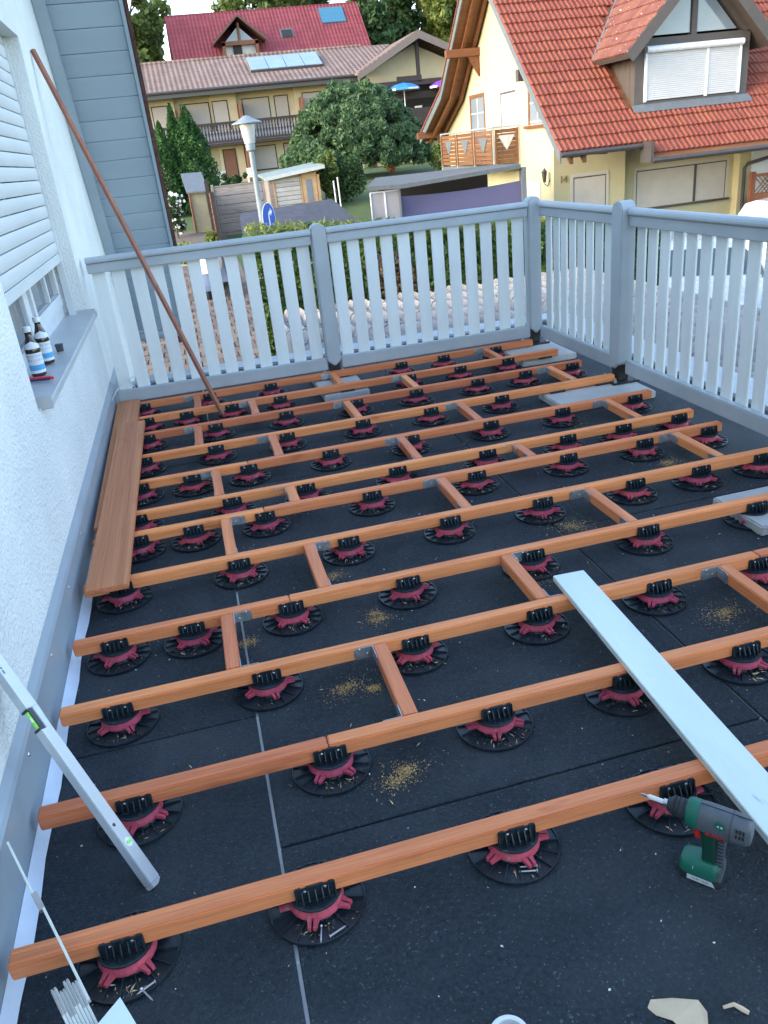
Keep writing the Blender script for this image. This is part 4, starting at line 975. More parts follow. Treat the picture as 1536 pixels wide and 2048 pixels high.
SM = Matrix.Translation((1.475, 13.93, .59)) @ Matrix.Rotation(R(58), 4, 'Z') @ Matrix.Rotation(R(90), 4, 'X')      # disc normal turned to the right
MB().lathe([(0, -.003), (.238, -.003), (.240, 0), (.238, .003), (0, .003)], 40).xf(SM).build('rim', 'sign_white', sg)
MB().lathe([(.226, .0033), (.226, .0036), (0, .0036)], 40).xf(SM).build('face', 'sign_blue', sg)
am = [(-.02, -.15), (.02, -.15), (.02, .02), (.03, .05), (.07, .06), (.07, .02), (.14, .085), (.07, .15), (.07, .11), (.02, .10), (-.01, .07), (-.02, .03)]
MB().prism([(a, b, .0040) for a, b in am], (0, 0, .0008)).xf(SM).build('arrow', 'sign_white', sg)
MB().box(1.40, 1.47, 13.97, 13.99, .50, .52).box(1.40, 1.47, 13.97, 13.99, .66, .68).build('clamp', 'lamp_paint', sg)
# ------------------------------------------------------------------ yellow house with red tiled roof
mat('yellow_wall', (.50, .455, .285), .9, scale=2, var=.05, bump=.2, bscale=60, spec=.2)
mat('cream_trim', (.50, .48, .43), .8, var=.04)
mat('shutter_cream', (.50, .465, .42), .6, var=.06, scale=3)
mat('shutter_light', (.52, .52, .51), .55, var=.05, scale=3)
mat('red_tile', (.175, .042, .024), .8, scale=5, col2=(.25, .072, .045), objrand=.07, bump=.3, bscale=50, speck=((.16, .06, .045), 9, .64))
mat('red_tile_mass', (.175, .042, .024), .8, scale=5, col2=(.25, .072, .045), island=.07, bump=.3, bscale=50)
mat('old_red_tile', (.15, .05, .036), .85, scale=7, col2=(.21, .085, .062), objrand=.14, bump=.3, bscale=50, speck=((.55, .50, .45), 11, .68))
mat('brown_paint', (.085, .072, .065), .6, var=.12, scale=5)
mat('gutter_brown', (.06, .052, .05), .4, var=.15, spec=.5)
woodmat('soffit_wood', (.12, .048, .020), (.21, .088, .038), 'X', 10, .6, .05)
woodmat('balcony_wood', (.12, .055, .021), (.21, .10, .038), 'Y', 10, .6, .12)
mat('grey_zinc', (.125, .14, .15), .45, var=.15, spec=.5)
mat('stainless', (.55, .56, .56), .35, metal=.6)
glassmat('sky_glass', (.20, .24, .28), .05)
yh = thing('yellow_house', (10.9, 23.2, -2), 'pale yellow house with red tiled roof, dormer and wooden balcony', 'house')
S = .9483; EY, EZ = 20.894, .867; RY, RZ = 26.85, 6.515
def nz_(y): return EZ + S * (y - EY)
wl = MB().prism([(10.9, 23.2, -2.05), (10.9, 32.6, -2.05), (10.9, 32.6, 1.80), (10.9, 30.5, 2.80), (10.9, RY, 6.25), (10.9, 23.2, nz_(23.2) - .25)], (.3, 0, 0))
wl.box(11.2, 13.2, 23.2, 23.5, -2.05, 2.7).box(13.2, 17.1, 23.5, 23.8, -2.05, 2.7).box(17.1, 22, 23.2, 23.5, -2.05, 2.7)
wl.build('wall', 'yellow_wall', yh)
MB().box(17.5, 22, 23.17, 23.198, -2.05, .6).build('side_wall_face', mat('pale_wall', (.60, .64, .66), .9, var=.04), yh)
# roof deck and soffits
rd = MB(); T = .16
nrm = Vector((0, -S, 1)).normalized()
rd.prism([Vector((10.03, EY, EZ)) - nrm * .02, Vector((10.03, RY, RZ)) - nrm * .02, Vector((10.03, RY, RZ - .22)), Vector((10.03, EY, EZ)) - nrm * T], (12, 0, 0))
rd.prism([(12.42, 20.50, .49), (12.42, EY - .002, EZ - .02), (12.42, EY - .002, EZ - .22), (12.42, 20.5, .36)], (9.6, 0, 0))
rd.prism([(10.03, RY, RZ - .02), (10.03, 30.5, 3.03), (10.03, 33.5, 1.64), (10.03, 33.5, 1.48), (10.03, 30.5, 2.86), (10.03, RY, RZ - .22)], (12, 0, 0))
roof = rd.build('roof', 'soffit_wood', yh)
vb = MB()
def strip(a, b, x0, x1, z0, z1): vb.prism([(x0, a[0], a[1] + z0), (x0, b[0], b[1] + z0), (x0, b[0], b[1] + z1), (x0, a[0], a[1] + z1)], (x1 - x0, 0, 0))
strip((EY - .03, EZ - .03), (RY, RZ), 9.985, 10.03, -.24, .01); strip((RY, RZ), (30.5, 3.05), 9.985, 10.03, -.24, .01); strip((30.5, 3.05), (33.52, 1.65), 9.985, 10.03, -.24, .01)
vb.build('verge_board', 'grey_zinc', roof)
vb = MB(); strip((RY, RZ), (30.5, 3.05), 9.95, 22, .012, .07); strip((30.5, 3.05), (33.55, 1.65), 9.95, 22, .012, .07); vb.build('far_slope_tiles', 'red_tile', roof)
for x0 in (10.32, 10.70):      # rafters under the overhanging verge
    vb = MB(); strip((RY, RZ - .22), (30.5, 2.85), x0, x0 + .11, -.16, -.0); strip((30.5, 2.85), (33.3, 1.55), x0, x0 + .11, -.16, 0.); vb.build('rafter', 'soffit_wood', roof)
    vb = MB(); strip((EY + .1, EZ - .16), (RY, RZ - .22), x0, x0 + .11, -.16, 0.); vb.build('rafter', 'soffit_wood', roof)
def purlin(y, z):
    MB().box(9.72, 11.0, y - .11, y + .11, z - .13, z + .11).build('purlin', 'soffit_wood', roof, bevel=.01); MB().prism([(10.5, y - .06, z - .13), (10.88, y - .06, z - .13), (10.88, y - .06, z - .75)], (0, .12, 0)).build('brace', 'soffit_wood', roof)
purlin(28.9, 4.05); purlin(32.9, 1.72)
MB().box(10.04, 10.9, 23.6, 23.8, 2.75, 3.05).build('purlin', 'brown_paint', roof)
# roof tiles (nearest and largest as pieces of their own, the rest in one mass)
tw, tl = .305, .415; tp = pantile_mesh('tile', tw, tl, None, .034, 2, .034, 4)
t_me = tp.mesh('tile', MATS['red_tile'], smooth=True); upv = Vector((0, 1, S)).normalized()
mass = MB(); pieces = []
def in_dormer(x, y):
    if y < 21.72: return False
    z = nz_(y); c = x + tw / 2
    if 12.45 < c < 16.25 and y < 25.6 and abs(c - 14.35) < 5.25 - z + .02: return True
    return 12.50 < c < 16.20 and z < 3.05
for col in range(40):
    x = 10.0 + col * tw
    r0 = -1 if x + tw / 2 > 12.4 else 0
    for row in range(r0, 21):
        o_ = Vector((x, EY, EZ)) + upv * tl * row * .985
        if in_dormer(x, o_.y + .15): continue
        M_ = slope_frame(o_ + Vector((0, 0, random.uniform(-.004, .005))), (1, 0, random.uniform(-.008, .008)), upv)
        pieces.append((o_.y + abs(x - 14) * .12 + (20 if x > 17.6 else 0), M_))
DZ, DXL, DXR, DXA, DY0 = 3.0, 12.08, 16.62, 14.35, 21.30
ups = Vector((1, 0, 1)).normalized(); upr = Vector((-1, 0, 1)).normalized(); old_me = tp.mesh('tile', MATS['old_red_tile'], smooth=True)
pieces.sort(key=lambda t_: t_[0])
dn = 0
dorm = MB().box(12.62, 12.9, 21.8, 22.05, 1.60, 3.35).box(15.8, 16.08, 21.8, 22.05, 1.60, 3.35).box(12.9, 15.8, 21.8, 22.05, 1.60, 1.86).box(12.9, 15.8, 21.8, 22.05, 3.12, 3.36)
dorm.prism([(12.62, 22.05, 1.7), (12.62, 23.25, 2.95), (12.62, 22.05, 3.35), ], (.1, 0, 0)).prism([(15.98, 22.05, 1.7), (15.98, 23.25, 2.95), (15.98, 22.05, 3.35)], (.1, 0, 0))
dorm.box(14.27, 14.43, 21.8, 22.0, 3.36, 5.0)
dorm.prism([(12.55, 21.8, 3.3), (12.85, 21.8, 3.36), (14.35, 21.8, 4.86), (14.35, 21.8, 5.1)], (0, .2, 0)).prism([(16.15, 21.8, 3.3), (14.35, 21.8, 5.1), (14.35, 21.8, 4.86), (15.85, 21.8, 3.36)], (0, .2, 0))
dormer = dorm.build('dormer', 'brown_paint', yh)
for s_, xe in ((1, DXL), (-1, DXR)):
    u_ = Vector((s_, 0, 1)).normalized(); n_ = Vector((-s_, 0, 1)).normalized()
    e0 = Vector((xe, DY0, DZ)); r0_ = Vector((DXA, DY0, DZ + abs(DXA - xe))); r1_ = Vector((DXA, 25.48, DZ + abs(DXA - xe))); e1 = Vector((xe, 23.15, DZ))
    MB().prism([e0, r0_, r1_, e1], -n_ * .14).build('dormer_roof', 'brown_paint', dormer)
    MB().prism([e0 - n_ * .26 + Vector((0, -.03, 0)), r0_ - n_ * .26 * 0 + Vector((0, -.03, -.36)), r0_ + Vector((0, -.03, .02)), e0 + n_ * .02 + Vector((0, -.03, 0))], (0, .028, 0)).build('barge_board', 'brown_paint', dormer)
    acr = (0, -s_, 0)
    nrow = 8
    for row in range(nrow):
        for col in range(16):
            o_ = e0 + u_ * tl * row * .985 + n_ * .012
            yl = 23.15 + (row * tl * .985 / math.sqrt(2)) * 1.05
            y = DY0 + col * tw
            if y > yl: break
            p = Vector((o_.x, y + (tw if s_ > 0 else 0), o_.z))
            M_ = slope_frame(p, acr, u_)
            if s_ > 0 and dn < 90: put(old_me, M_, dormer); dn += 1
            else:
                k = MB(); k.v = list(tp.v); k.f = list(tp.f); k.xf(M_); mass.add(k.v, k.f)
for i, (_, M_) in enumerate(pieces):
    if i < 200: put(t_me, M_, roof)
    else:
        k = MB(); k.v = list(tp.v); k.f = list(tp.f); k.xf(M_); mass.add(k.v, k.f)
setting(mass.build('tile_mass', 'red_tile_mass', roof, smooth=True), 'stuff')
MB().tube([(DXL - .02, 23.12, 3.03), (DXA, 25.5, 5.32)], .045, 6).tube([(DXR + .02, 23.12, 3.03), (DXA, 25.5, 5.32)], .045, 6).tube([(DXA, DY0 - .02, 5.31), (DXA, 25.5, 5.31)], .07, 8).build('valley_flashing', 'grey_zinc', dormer)
MB().obox((12.55, 21.60, nz_(21.60) + .06), (3.62, 0, 0), (0, .2, .2 * S), (0, -.01, .015)).build('apron_flashing', 'grey_zinc', dormer)
for x0, x1 in ((12.95, 14.27), (14.43, 15.75)):
    if x0 < 14: pts = [(13.02, 3.42), (14.25, 3.42), (14.25, 4.68)]
    else: pts = [(14.45, 3.42), (15.68, 3.42), (14.45, 4.68)]
    MB().prism([(a, 21.86, b) for a, b in pts], (0, .02, 0)).build('pane', 'sky_glass', dormer)
for i in range(5):
    MB().box(12.605, 12.619, 22.06 + i * .2, 22.25 + i * .2, 1.75 + i * .2, 3.1).build('cladding_board', 'brown_paint', dormer, bevel=.004, seg=1)
for a_ in (12.90, 15.76, 14.75): MB().box(a_, a_ + .06, 21.74, 21.80, 1.85, 3.02).build('shutter_rail', 'sign_white', dormer)
MB().tube([(12.90, 21.72, 3.09), (15.82, 21.72, 3.09)], .085, 10).build('shutter_box', 'sign_white', dormer, smooth=True)
z = 1.88
while z < 3.01:
    MB().prism([(12.97, 21.770, z), (12.97, 21.762, z + .024), (12.97, 21.770, z + .047), (12.97, 21.79, z + .047), (12.97, 21.79, z)], (2.78, 0, 0)).build('shutter_slat', 'shutter_light', dormer); z += .049
# gutters and downpipe
MB().tube([(10.0, EY - .05, EZ - .07), (12.36, EY - .05, EZ - .07)], .07, 8).build('gutter', 'gutter_brown', roof, smooth=True)
MB().tube([(12.42, 20.44, .42), (20, 20.44, .42)], .07, 8).build('gutter', 'gutter_brown', roof, smooth=True)
MB().box(12.36, 12.44, 20.42, 20.95, .38, .90).build('eave_step', 'gutter_brown', roof)
MB().tube([(18.2, 20.5, .38), (18.15, 21.5, .30), (17.28, 23.05, -.12), (17.22, 23.1, -.25), (17.22, 23.1, -2)], .055, 8).build('downpipe', 'gutter_brown', roof, smooth=True)
for x in (10.5, 11.3, 12.1): MB().box(x, x + .1, 20.95, 21.6, .70, .80).build('rafter_tail', 'soffit_wood', roof)
# ground-floor openings
def gwin(x0, x1, z0, z1, y, name='window'):
    o = MB().box(x0 - .07, x1 + .07, y - .015, y - .002, z1, z1 + .09).box(x0 - .09, x0, y - .015, y - .002, z0, z1).box(x1, x1 + .09, y - .015, y - .002, z0, z1).build(name, 'cream_trim', yh)
    MB().box(x0, x1, y - .010, y - .004, z0, z1).build('shutter', 'shutter_cream', o)
    MB().box(x0, x1, y - .0125, y - .0105, z1 - .035, z1).box(x0, x0 + .03, y - .0125, y - .0105, z0, z1 - .035).box(x1 - .03, x1, y - .0125, y - .0105, z0, z1 - .035).build('shutter_guide', 'brown_paint', o)
    return o
gwin(11.52, 12.58, -1.0, .08, 23.2)
o = gwin(13.75, 16.85, -1.05, .03, 23.5); MB().box(15.72, 15.80, 23.470, 23.486, -1.05, .03).build('mullion', 'brown_paint', o); MB().box(13.65, 16.95, 23.38, 23.487, -1.12, -1.06).build('sill', 'gutter_brown', o)
text_mesh('house_number', '14', .26, mat('brass', (.28, .20, .09), .45, metal=.5), Matrix.Translation((11.2, 23.185, .06)) @ Matrix.Rotation(R(90), 4, 'X'), yh, ext=.008, bold=.006)
lm_ = MB().lathe([(.0, -.20), (.05, -.18), (.085, .08), (.10, .10), (.03, .18), (.0, .22)], 6, (10.72, 23.45, .22)).tube([(10.9, 23.45, .10), (10.82, 23.45, -.08), (10.72, 23.45, 0.0)], .015, 6).build('wall_lantern', 'gutter_brown', yh)
# gable openings
def gable_win(y0, y1, z0, z1, kind):
    o = MB().box(10.885, 10.898, y0 - .10, y0, z0, z1 + .1).box(10.885, 10.898, y1, y1 + .10, z0, z1 + .1).box(10.885, 10.898, y0, y1, z1, z1 + .1).build('window', 'cream_trim', yh)
    if kind == 'glass':
        MB().box(10.87, 10.897, y0, y0 + .12, z0, z1).box(10.87, 10.897, y1 - .12, y1, z0, z1).box(10.87, 10.897, y0 + .12, y1 - .12, z1 - .12, z1).build('frame', 'balcony_wood', o)
        MB().box(10.888, 10.892, y0 + .12, y1 - .12, z0, z1 - .12).build('pane', 'sky_glass', o)
        b = MB().box(10.880, 10.887, (y0 + y1) / 2 - .02, (y0 + y1) / 2 + .02, z0, z1 - .12)
        for k in range(1, 4): b.box(10.880, 10.8865, y0 + .12, (y0 + y1) / 2 - .02, z1 - .12 - k * .5, z1 - .085 - k * .5).box(10.880, 10.8865, (y0 + y1) / 2 + .02, y1 - .12, z1 - .12 - k * .5, z1 - .085 - k * .5)
        b.build('glazing_bar', 'cream_trim', o)
    else:
        MB().box(10.888, 10.893, y0, y1, z0, z1).build('shutter', 'shutter_cream', o); MB().box(10.882, 10.887, y1 - .06, y1, z0, z1).box(10.882, 10.887, y0, y1 - .06, z1 - .06, z1).build('shutter_guide', 'brown_paint', o)
gable_win(28.5, 30.0, .58, 2.80, 'glass'); gable_win(25.85, 27.1, .58, 2.66, 'shutter'); gable_win(23.55, 24.9, 1.62, 2.80, 'glass')
MB().box(10.80, 10.897, 23.4, 25.1, 1.52, 1.60).build('sill', 'soffit_wood', yh)
MB().box(10.88, 10.898, 24.1, 25.3, -2, .02).build('entrance_door', 'cream_trim', yh)
# balcony
bal = MB().box(10.0, 10.897, 25.6, 30.9, .40, .56).build('balcony', 'grey_zinc', yh)
MB().tube([(10.9, 25.62, 1.66), (10.02, 25.62, 1.66), (10.02, 30.9, 1.66)], .028, 8).build('handrail', 'stainless', bal)
for yy in (25.62, 27.35, 29.1, 30.85): MB().box(9.985, 10.035, yy - .025, yy + .025, .42, 1.64).build('baluster', 'stainless', bal)
MB().box(10.84, 10.89, 25.595, 25.645, .42, 1.64).build('baluster', 'stainless', bal)
for a, b in ((25.67, 27.30), (27.40, 29.05), (29.15, 30.80)):
    for k in range(8): MB().box(10.00, 10.025, a, b, .62 + k * .124, .62 + k * .124 + .104).build('slat', 'balcony_wood', bal)
    MB().box(9.97, 9.998, a, a + .07, .6, 1.6).build('stile', 'balcony_wood', bal); MB().box(9.97, 9.998, b - .07, b, .6, 1.6).build('stile', 'balcony_wood', bal)
    c = (a + b) / 2; MB().prism([(9.985, c - .42, 1.40), (9.985, c + .42, 1.40), (9.985, c, .92)], (.012, 0, 0)).build('triangle_plate', 'grey_zinc', bal)
for k in range(8): MB().box(10.08, 10.83, 25.61, 25.63, .62 + k * .124, .62 + k * .124 + .104).build('slat', 'balcony_wood', bal)
MB().box(10.06, 10.13, 25.58, 25.608, .6, 1.6).build('stile', 'balcony_wood', bal); MB().box(10.76, 10.83, 25.58, 25.608, .6, 1.6).build('stile', 'balcony_wood', bal)
MB().prism([(10.17, 25.59, 1.42), (10.72, 25.59, 1.42), (10.445, 25.59, .98)], (0, .012, 0)).build('triangle_plate', mat('plate_pale', (.50, .52, .53), .4), bal)

# ------------------------------------------------------------------ far roofs: fine tile pattern
def far_tiles(name, c1, c2, wx, wy, ax='X'):
    m = mat(name, c1, .85, scale=1.2, col2=c2); N = m.node_tree.nodes; L = m.node_tree.links; b = N['Principled BSDF']
    tc = N.new('ShaderNodeTexCoord'); src = b.inputs['Base Color'].links[0].from_socket
    for d, sc_, dk in (('X', wx, .72), ('Y', wy, .75)):
        wv = N.new('ShaderNodeTexWave'); wv.wave_type = 'BANDS'; wv.bands_direction = d; wv.wave_profile = 'SIN' if d == 'X' else 'SAW'
        wv.inputs['Scale'].default_value = sc_; L.new(tc.outputs['Object'], wv.inputs['Vector'])
        mr = N.new('ShaderNodeMapRange'); mr.inputs[1].default_value = .0; mr.inputs[2].default_value = .35; mr.inputs[3].default_value = dk; mr.inputs[4].default_value = 1.
        L.new(wv.outputs['Fac'], mr.inputs[0])
        mx = N.new('ShaderNodeMix'); mx.data_type = 'RGBA'; mx.blend_type = 'MULTIPLY'; mx.inputs[0].default_value = 1
        L.new(src, mx.inputs[6]); L.new(mr.outputs[0], mx.inputs[7]); src = mx.outputs[2]
        if d == 'X':
            bp = N.new('ShaderNodeBump'); bp.inputs['Strength'].default_value = .6; bp.inputs['Distance'].default_value = .06; L.new(wv.outputs['Fac'], bp.inputs['Height']); L.new(bp.outputs[0], b.inputs['Normal'])
    L.new(src, b.inputs['Base Color'])
far_tiles('hotel_tile', (.16, .105, .085), (.27, .19, .16), 1.05, .8)
far_tiles('wine_tile', (.19, .034, .044), (.27, .058, .068), 1.05, .9)
# ------------------------------------------------------------------ hotel
mat('cream_wall', (.50, .43, .28), .9, scale=1.5, var=.07)
mat('hotel_shutter', (.40, .35, .30), .7, var=.05)
mat('dark_wood', (.035, .026, .024), .75, var=.25, scale=6); mat('brown_door', (.17, .075, .04), .6, var=.15)
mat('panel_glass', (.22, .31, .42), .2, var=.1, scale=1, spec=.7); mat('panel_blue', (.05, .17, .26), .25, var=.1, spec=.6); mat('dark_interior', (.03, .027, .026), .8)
ht = thing('hotel', (4, 55, .2), 'long cream two-storey guest house with brown tiled roof and dark wooden balcony', 'building')
MB().box(-8, 12.6, 55.3, 64, -.2, 5.6).box(12.6, 22, 55.8, 64, -.2, 6.0).prism([(12.6, 55.8, 6.0), (22, 55.8, 6.0), (22, 55.8, 5.6), (16, 55.8, 7.1)], (0, .3, 0)).build('wall', 'cream_wall', ht)
for x0, x1 in ((-.9, 1.15), (3.36, 4.9), (8.5, 10.7)):
    MB().box(x0, x1, 55.0, 55.299, -.2, 5.5).build('wall_bay', 'cream_wall', ht)
hr_ = MB().prism([(-8, 53.9, 5.55), (12.4, 53.9, 5.55), (16.0, 59.2, 7.55), (-8, 59.2, 7.55)], (0, -.04, .12)).obox((-8, 64.5, 5.5), (.1, 0, 0), (0, .1, 0), (0, -.04, .12)).obox((-8, 59.2, 7.55), (24, 0, 0), (0, 5.3, -2.0), (0, .04, .12)); hroof = hr_.build('roof', 'hotel_tile', ht)
MB().box(-8, 12.4, 53.80, 53.9, 5.30, 5.62).build('fascia', 'gutter_brown', hroof); MB().tube([(-8, 53.74, 5.60), (12.4, 53.74, 5.60)], .09, 8).build('gutter', 'gutter_brown', hroof)
MB().tube([(-8, 59.2, 7.70), (14, 59.2, 7.70)], .11, 8).build('ridge_cap', 'hotel_tile', hroof)
MB().box(-8, 12.3, 53.9, 55.29, 5.38, 5.46).build('soffit', 'dark_wood', hroof)
ga = MB().obox((12.2, 52.6, 5.55), (3.85, 0, 1.92), (0, 9, 0), (-.05, 0, .12)).obox((16.05, 52.6, 7.47), (4.2, 0, -1.9), (0, 9, 0), (.05, 0, .12)); ga.build('cross_roof', 'hotel_tile', ht)
MB().prism([(12.1, 52.5, 5.22), (12.1, 52.5, 5.58), (16.05, 52.5, 7.58), (20.3, 52.5, 5.62), (20.3, 52.5, 5.28), (16.05, 52.5, 7.15)], (0, .10, 0)).build('barge_board', mat('barge', (.15, .125, .115), .8, var=.15), ht)
MB().box(15.95, 16.15, 53.0, 53.2, 4.9, 7.1).box(12.9, 20, 53.0, 53.25, 4.72, 5.02).box(14.6, 16.2, 52.95, 52.99, 4.95, 5.25).box(12.9, 20, 53.0, 53.2, 3.98, 4.35).box(12.55, 12.9, 53.0, 53.3, .2, 5.3).box(18.0, 18.25, 53.0, 53.3, .2, 4.7).build('gable_frame', 'dark_wood', ht)
MB().box(12.95, 20, 53.9, 54.0, 5.03, 5.6).prism([(12.95, 53.9, 5.6), (19.2, 53.9, 5.6), (16.05, 53.9, 7.0)], (0, .1, 0)).build('gable_infill', 'cream_wall', ht)
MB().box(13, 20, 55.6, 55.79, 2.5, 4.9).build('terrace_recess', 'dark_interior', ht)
MB().box(12.6, 20, 53.0, 55.8, 2.45, 2.66).box(12.6, 20, 51.4, 53.0, 2.45, 2.66).box(12.6, 20, 51.4, 51.5, 2.66, 3.4).build('upper_terrace', 'dark_wood', ht)
def hwin(x0, x1, z0, z1, mt='hotel_shutter', y=55.3, name='window'):
    o = MB().box(x0 - .06, x1 + .06, y - .03, y - .002, z0 - .06, z1 + .06).build(name, 'dark_wood', ht); MB().box(x0, x1, y - .05, y - .031, z0 + .02, z1).build('shutter', mt, o); return o
for x0, x1 in ((-.16, .71), (3.46, 4.3), (7.31, 8.08), (-3.5, -2.4)): hwin(x0, x1, 2.9, 4.97, y=55.3 if x0 not in (3.46, -.16) else 55.0)
for x0, x1 in ((1.55, 3.2), (5.31, 6.90)): hwin(x0, x1, 3.3, 4.97)
hwin(9.03, 10.15, 3.3, 4.97, y=55.0)
hwin(2.0, 2.75, .5, 2.27); hwin(3.62, 4.33, .2, 2.27, 'brown_door', 55.0, 'door'); hwin(5.0, 6.9, .95, 2.27); hwin(7.5, 8.4, .4, 2.27)
hb = MB().box(-8, 12.4, 53.9, 55.28, 2.50, 2.66).build('balcony', 'dark_wood', ht)
MB().box(-8, 12.4, 53.86, 53.96, 3.66, 3.80).box(-8, 12.4, 53.86, 53.96, 2.68, 2.80).build('rail', 'dark_wood', hb)
x = -2.0; bme = None
while x < 12.3:
    pr = [(0, 2.80), (.13, 2.80), (.10, 3.0), (.15, 3.2), (.09, 3.42), (.14, 3.66), (0.01, 3.66), (.05, 3.42), (-.01, 3.2), (.04, 3.0)]
    if bme is None: b0 = MB().prism([(a, 53.895, b) for a, b in pr], (0, .03, 0)).build('baluster', 'dark_wood', hb); bme = b0.data; b0.location.x = x
    else: b1 = bpy.data.objects.new('baluster', bme); COL.objects.link(b1); b1.parent = hb; b1.location.x = x
    x += .185
MB().box(-8, 12.4, 54.6, 54.62, 2.67, 3.35).build('balcony_curtain', mat('pale_cloth', (.62, .66, .72), .9), hb)
for x in (4.95, 8.75, 1.3): MB().box(x, x + .12, 54.0, 55.28, 2.66, 4.75).build('divider', 'brown_door', hb); MB().box(x, x + .12, 54.0, 55.28, .2, 2.3).build('divider', 'brown_door', hb)
for i in range(4):
    sp_ = MB().obox((6.2 + i * 1.13, 55.9, 6.52), (1.09, 0, 0), (0, 1.9, .86), (0, -.03, .07)).build('solar_panel', 'panel_glass', hroof); 
MB().obox((6.15, 55.8, 6.40), (4.6, 0, 0), (0, .06, 0), (0, 0, .14)).build('panel_frame', 'dark_wood', hroof)
# red-roofed house behind
rh = thing('red_roofed_house', (10, 74, 2), 'house with wine-red tiled roof, timber dormer and solar panel on the slope behind', 'building')
MB().box(3, 17.8, 73.5, 84, 1, 8.0).build('wall', 'cream_wall', rh)
rr_ = MB().obox((2.2, 71.5, 6.4), (16.3, 0, 0), (0, 6.5, 6.4), (0, -.1, .1)).obox((2.2, 78, 12.8), (16.3, 0, 0), (0, 6.5, -6.4), (0, .1, .1)).build('roof', 'wine_tile', rh)
MB().box(18.35, 18.5, 72, 84, 6.5, 7.2).prism([(18.3, 72, 6.6), (18.3, 78, 12.6), (18.3, 84, 6.6)], (.1, 0, 0)).build('gable', 'brown_door', rh)
MB().box(15.0, 17.3, 72.62, 72.72, 7.6, 7.75).build('snow_guard', 'grey_zinc', rr_)
MB().obox((2.2, 77.98, 12.9), (16.3, 0, 0), (0, .18, .0), (0, 0, .12)).build('ridge_cap', 'wine_tile', rr_)
MB().obox((15.0, 76.35, 11.35), (2.05, 0, 0), (0, 1.25, 1.25), (0, -.08, .08)).build('solar_panel', 'panel_blue', rr_)
sk = MB().obox((11.25, 75.45, 10.4), (1.1, 0, 0), (0, .72, .72), (0, -.08, .08)).build('skylight', 'grey_zinc', rr_); MB().obox((11.36, 75.46, 10.42), (.88, 0, 0), (0, .6, .6), (0, -.1, .1)).build('pane', 'dark_interior', sk)
dm = MB().box(6.2, 6.45, 73.9, 74.1, 8.0, 10.3).box(8.85, 9.1, 73.9, 74.1, 8.0, 10.3).box(6.2, 9.1, 73.9, 74.1, 10.05, 10.35).box(7.58, 7.75, 73.9, 74.1, 10.35, 11.6).build('dormer', 'brown_door', rh)
MB().obox((5.55, 73.4, 10.2), (2.1, 0, 1.75), (0, 4.2, 0), (-.1, 0, .12)).obox((7.65, 73.4, 11.95), (2.1, 0, -1.75), (0, 4.2, 0), (.1, 0, .12)).build('dormer_roof', mat('dormer_brown', (.12, .07, .055), .8, var=.2), dm)
MB().box(6.45, 8.85, 74.3, 74.4, 8.0, 10.3).build('dormer_front', mat('dormer_glass', (.45, .45, .42), .5, scale=1, var=.3), dm); MB().box(7.05, 7.75, 74.2, 74.29, 8.2, 10.1).build('dormer_door', 'dark_interior', dm)
MB().prism([(6.5, 74.3, 10.36), (8.8, 74.3, 10.36), (7.65, 74.3, 11.4)], (0, .05, 0)).build('gable_pane', 'sky_glass', dm)

# ------------------------------------------------------------------ parasols, chairs
mat('parasol_blue', (.03, .20, .62), .6, var=.15); mat('parasol_purple', (.16, .05, .40), .6, var=.15); mat('chair_white', (.66, .68, .66), .5)
def parasol(x, y, zf, zt_, r, mt, label):
    o = thing('parasol', (x, y, zf), label, 'parasol', 'parasols on the hotel terrace'); n = 8
    MB().tube([(x, y, zf), (x, y, zt_)], .03, 8).build('pole', 'chair_white', o)
    c = MB().lathe([(r, zt_ - .42), (r, zt_ - .30), (r * .55, zt_ - .10), (0, zt_)], n, (x, y, 0)); c.f = c.f[:-0] if False else [f for f in c.f if len(f) == 4]; c.build('canopy', mt, o)
    v = MB().lathe([(r * 1.003, zt_ - .43), (r * 1.003, zt_ - .32)], n, (x, y, 0)); v.f = v.f[::2]; v.build('valance', 'chair_white', o)
parasol(14.85, 52.4, 2.66, 4.88, 1.0, 'parasol_blue', 'blue parasol with white valance on the hotel terrace'); parasol(17.4, 52.4, 2.66, 4.85, .9, 'parasol_purple', 'purple parasol half hidden by the yellow house verge')
def garden_chair(x, y, rz, label, zf=None, k=1.):
    z0 = ground_z(x, y) if zf is None else zf
    o = thing('garden_chair', (x, y, z0), label, 'chair', 'white plastic garden chairs', rz); O = (0, 0, 0)
    MB().box(-.24, .24, -.24, .22, .40, .44).build('seat', 'chair_white', o, bevel=.015, off=O)
    b = MB()
    for i in range(5): b.obox((-.23 + i * .094, .20, .44), (.075, 0, 0), (0, .12, .48), (0, .025, 0))
    b.obox((-.24, .31, .88), (.48, 0, 0), (0, .02, .07), (0, .03, 0)); b.build('backrest', 'chair_white', o, off=O)
    for sx_ in (-.22, .18):
        for sy_ in (-.23, .18): MB().prism([(sx_, sy_, 0), (sx_ + .04, sy_, 0), (sx_ + .04, sy_ + .04, 0), (sx_, sy_ + .04, 0)], (0, 0, .40)).build('leg', 'chair_white', o, off=O)
    for sx_ in (-.29, .24): MB().box(sx_, sx_ + .05, -.22, .22, .62, .65).box(sx_, sx_ + .05, -.24, -.19, 0, .62).build('armrest', 'chair_white', o, off=O)
    for c_ in (o,): c_.scale = (k, k, k)
garden_chair(3.05, 52.5, R(200), 'white garden chair before the hotel, beside the cypress', .2); garden_chair(4.95, 53.0, R(170), 'white garden chair right of the brown hotel door', .2)
garden_chair(7.35, 37.2, R(120), 'white garden chair alone on the lawn', None); garden_chair(16.3, 54.2, R(150), 'white chair under the blue parasol', 2.66)
mat('terracotta', (.30, .11, .06), .8, var=.15)
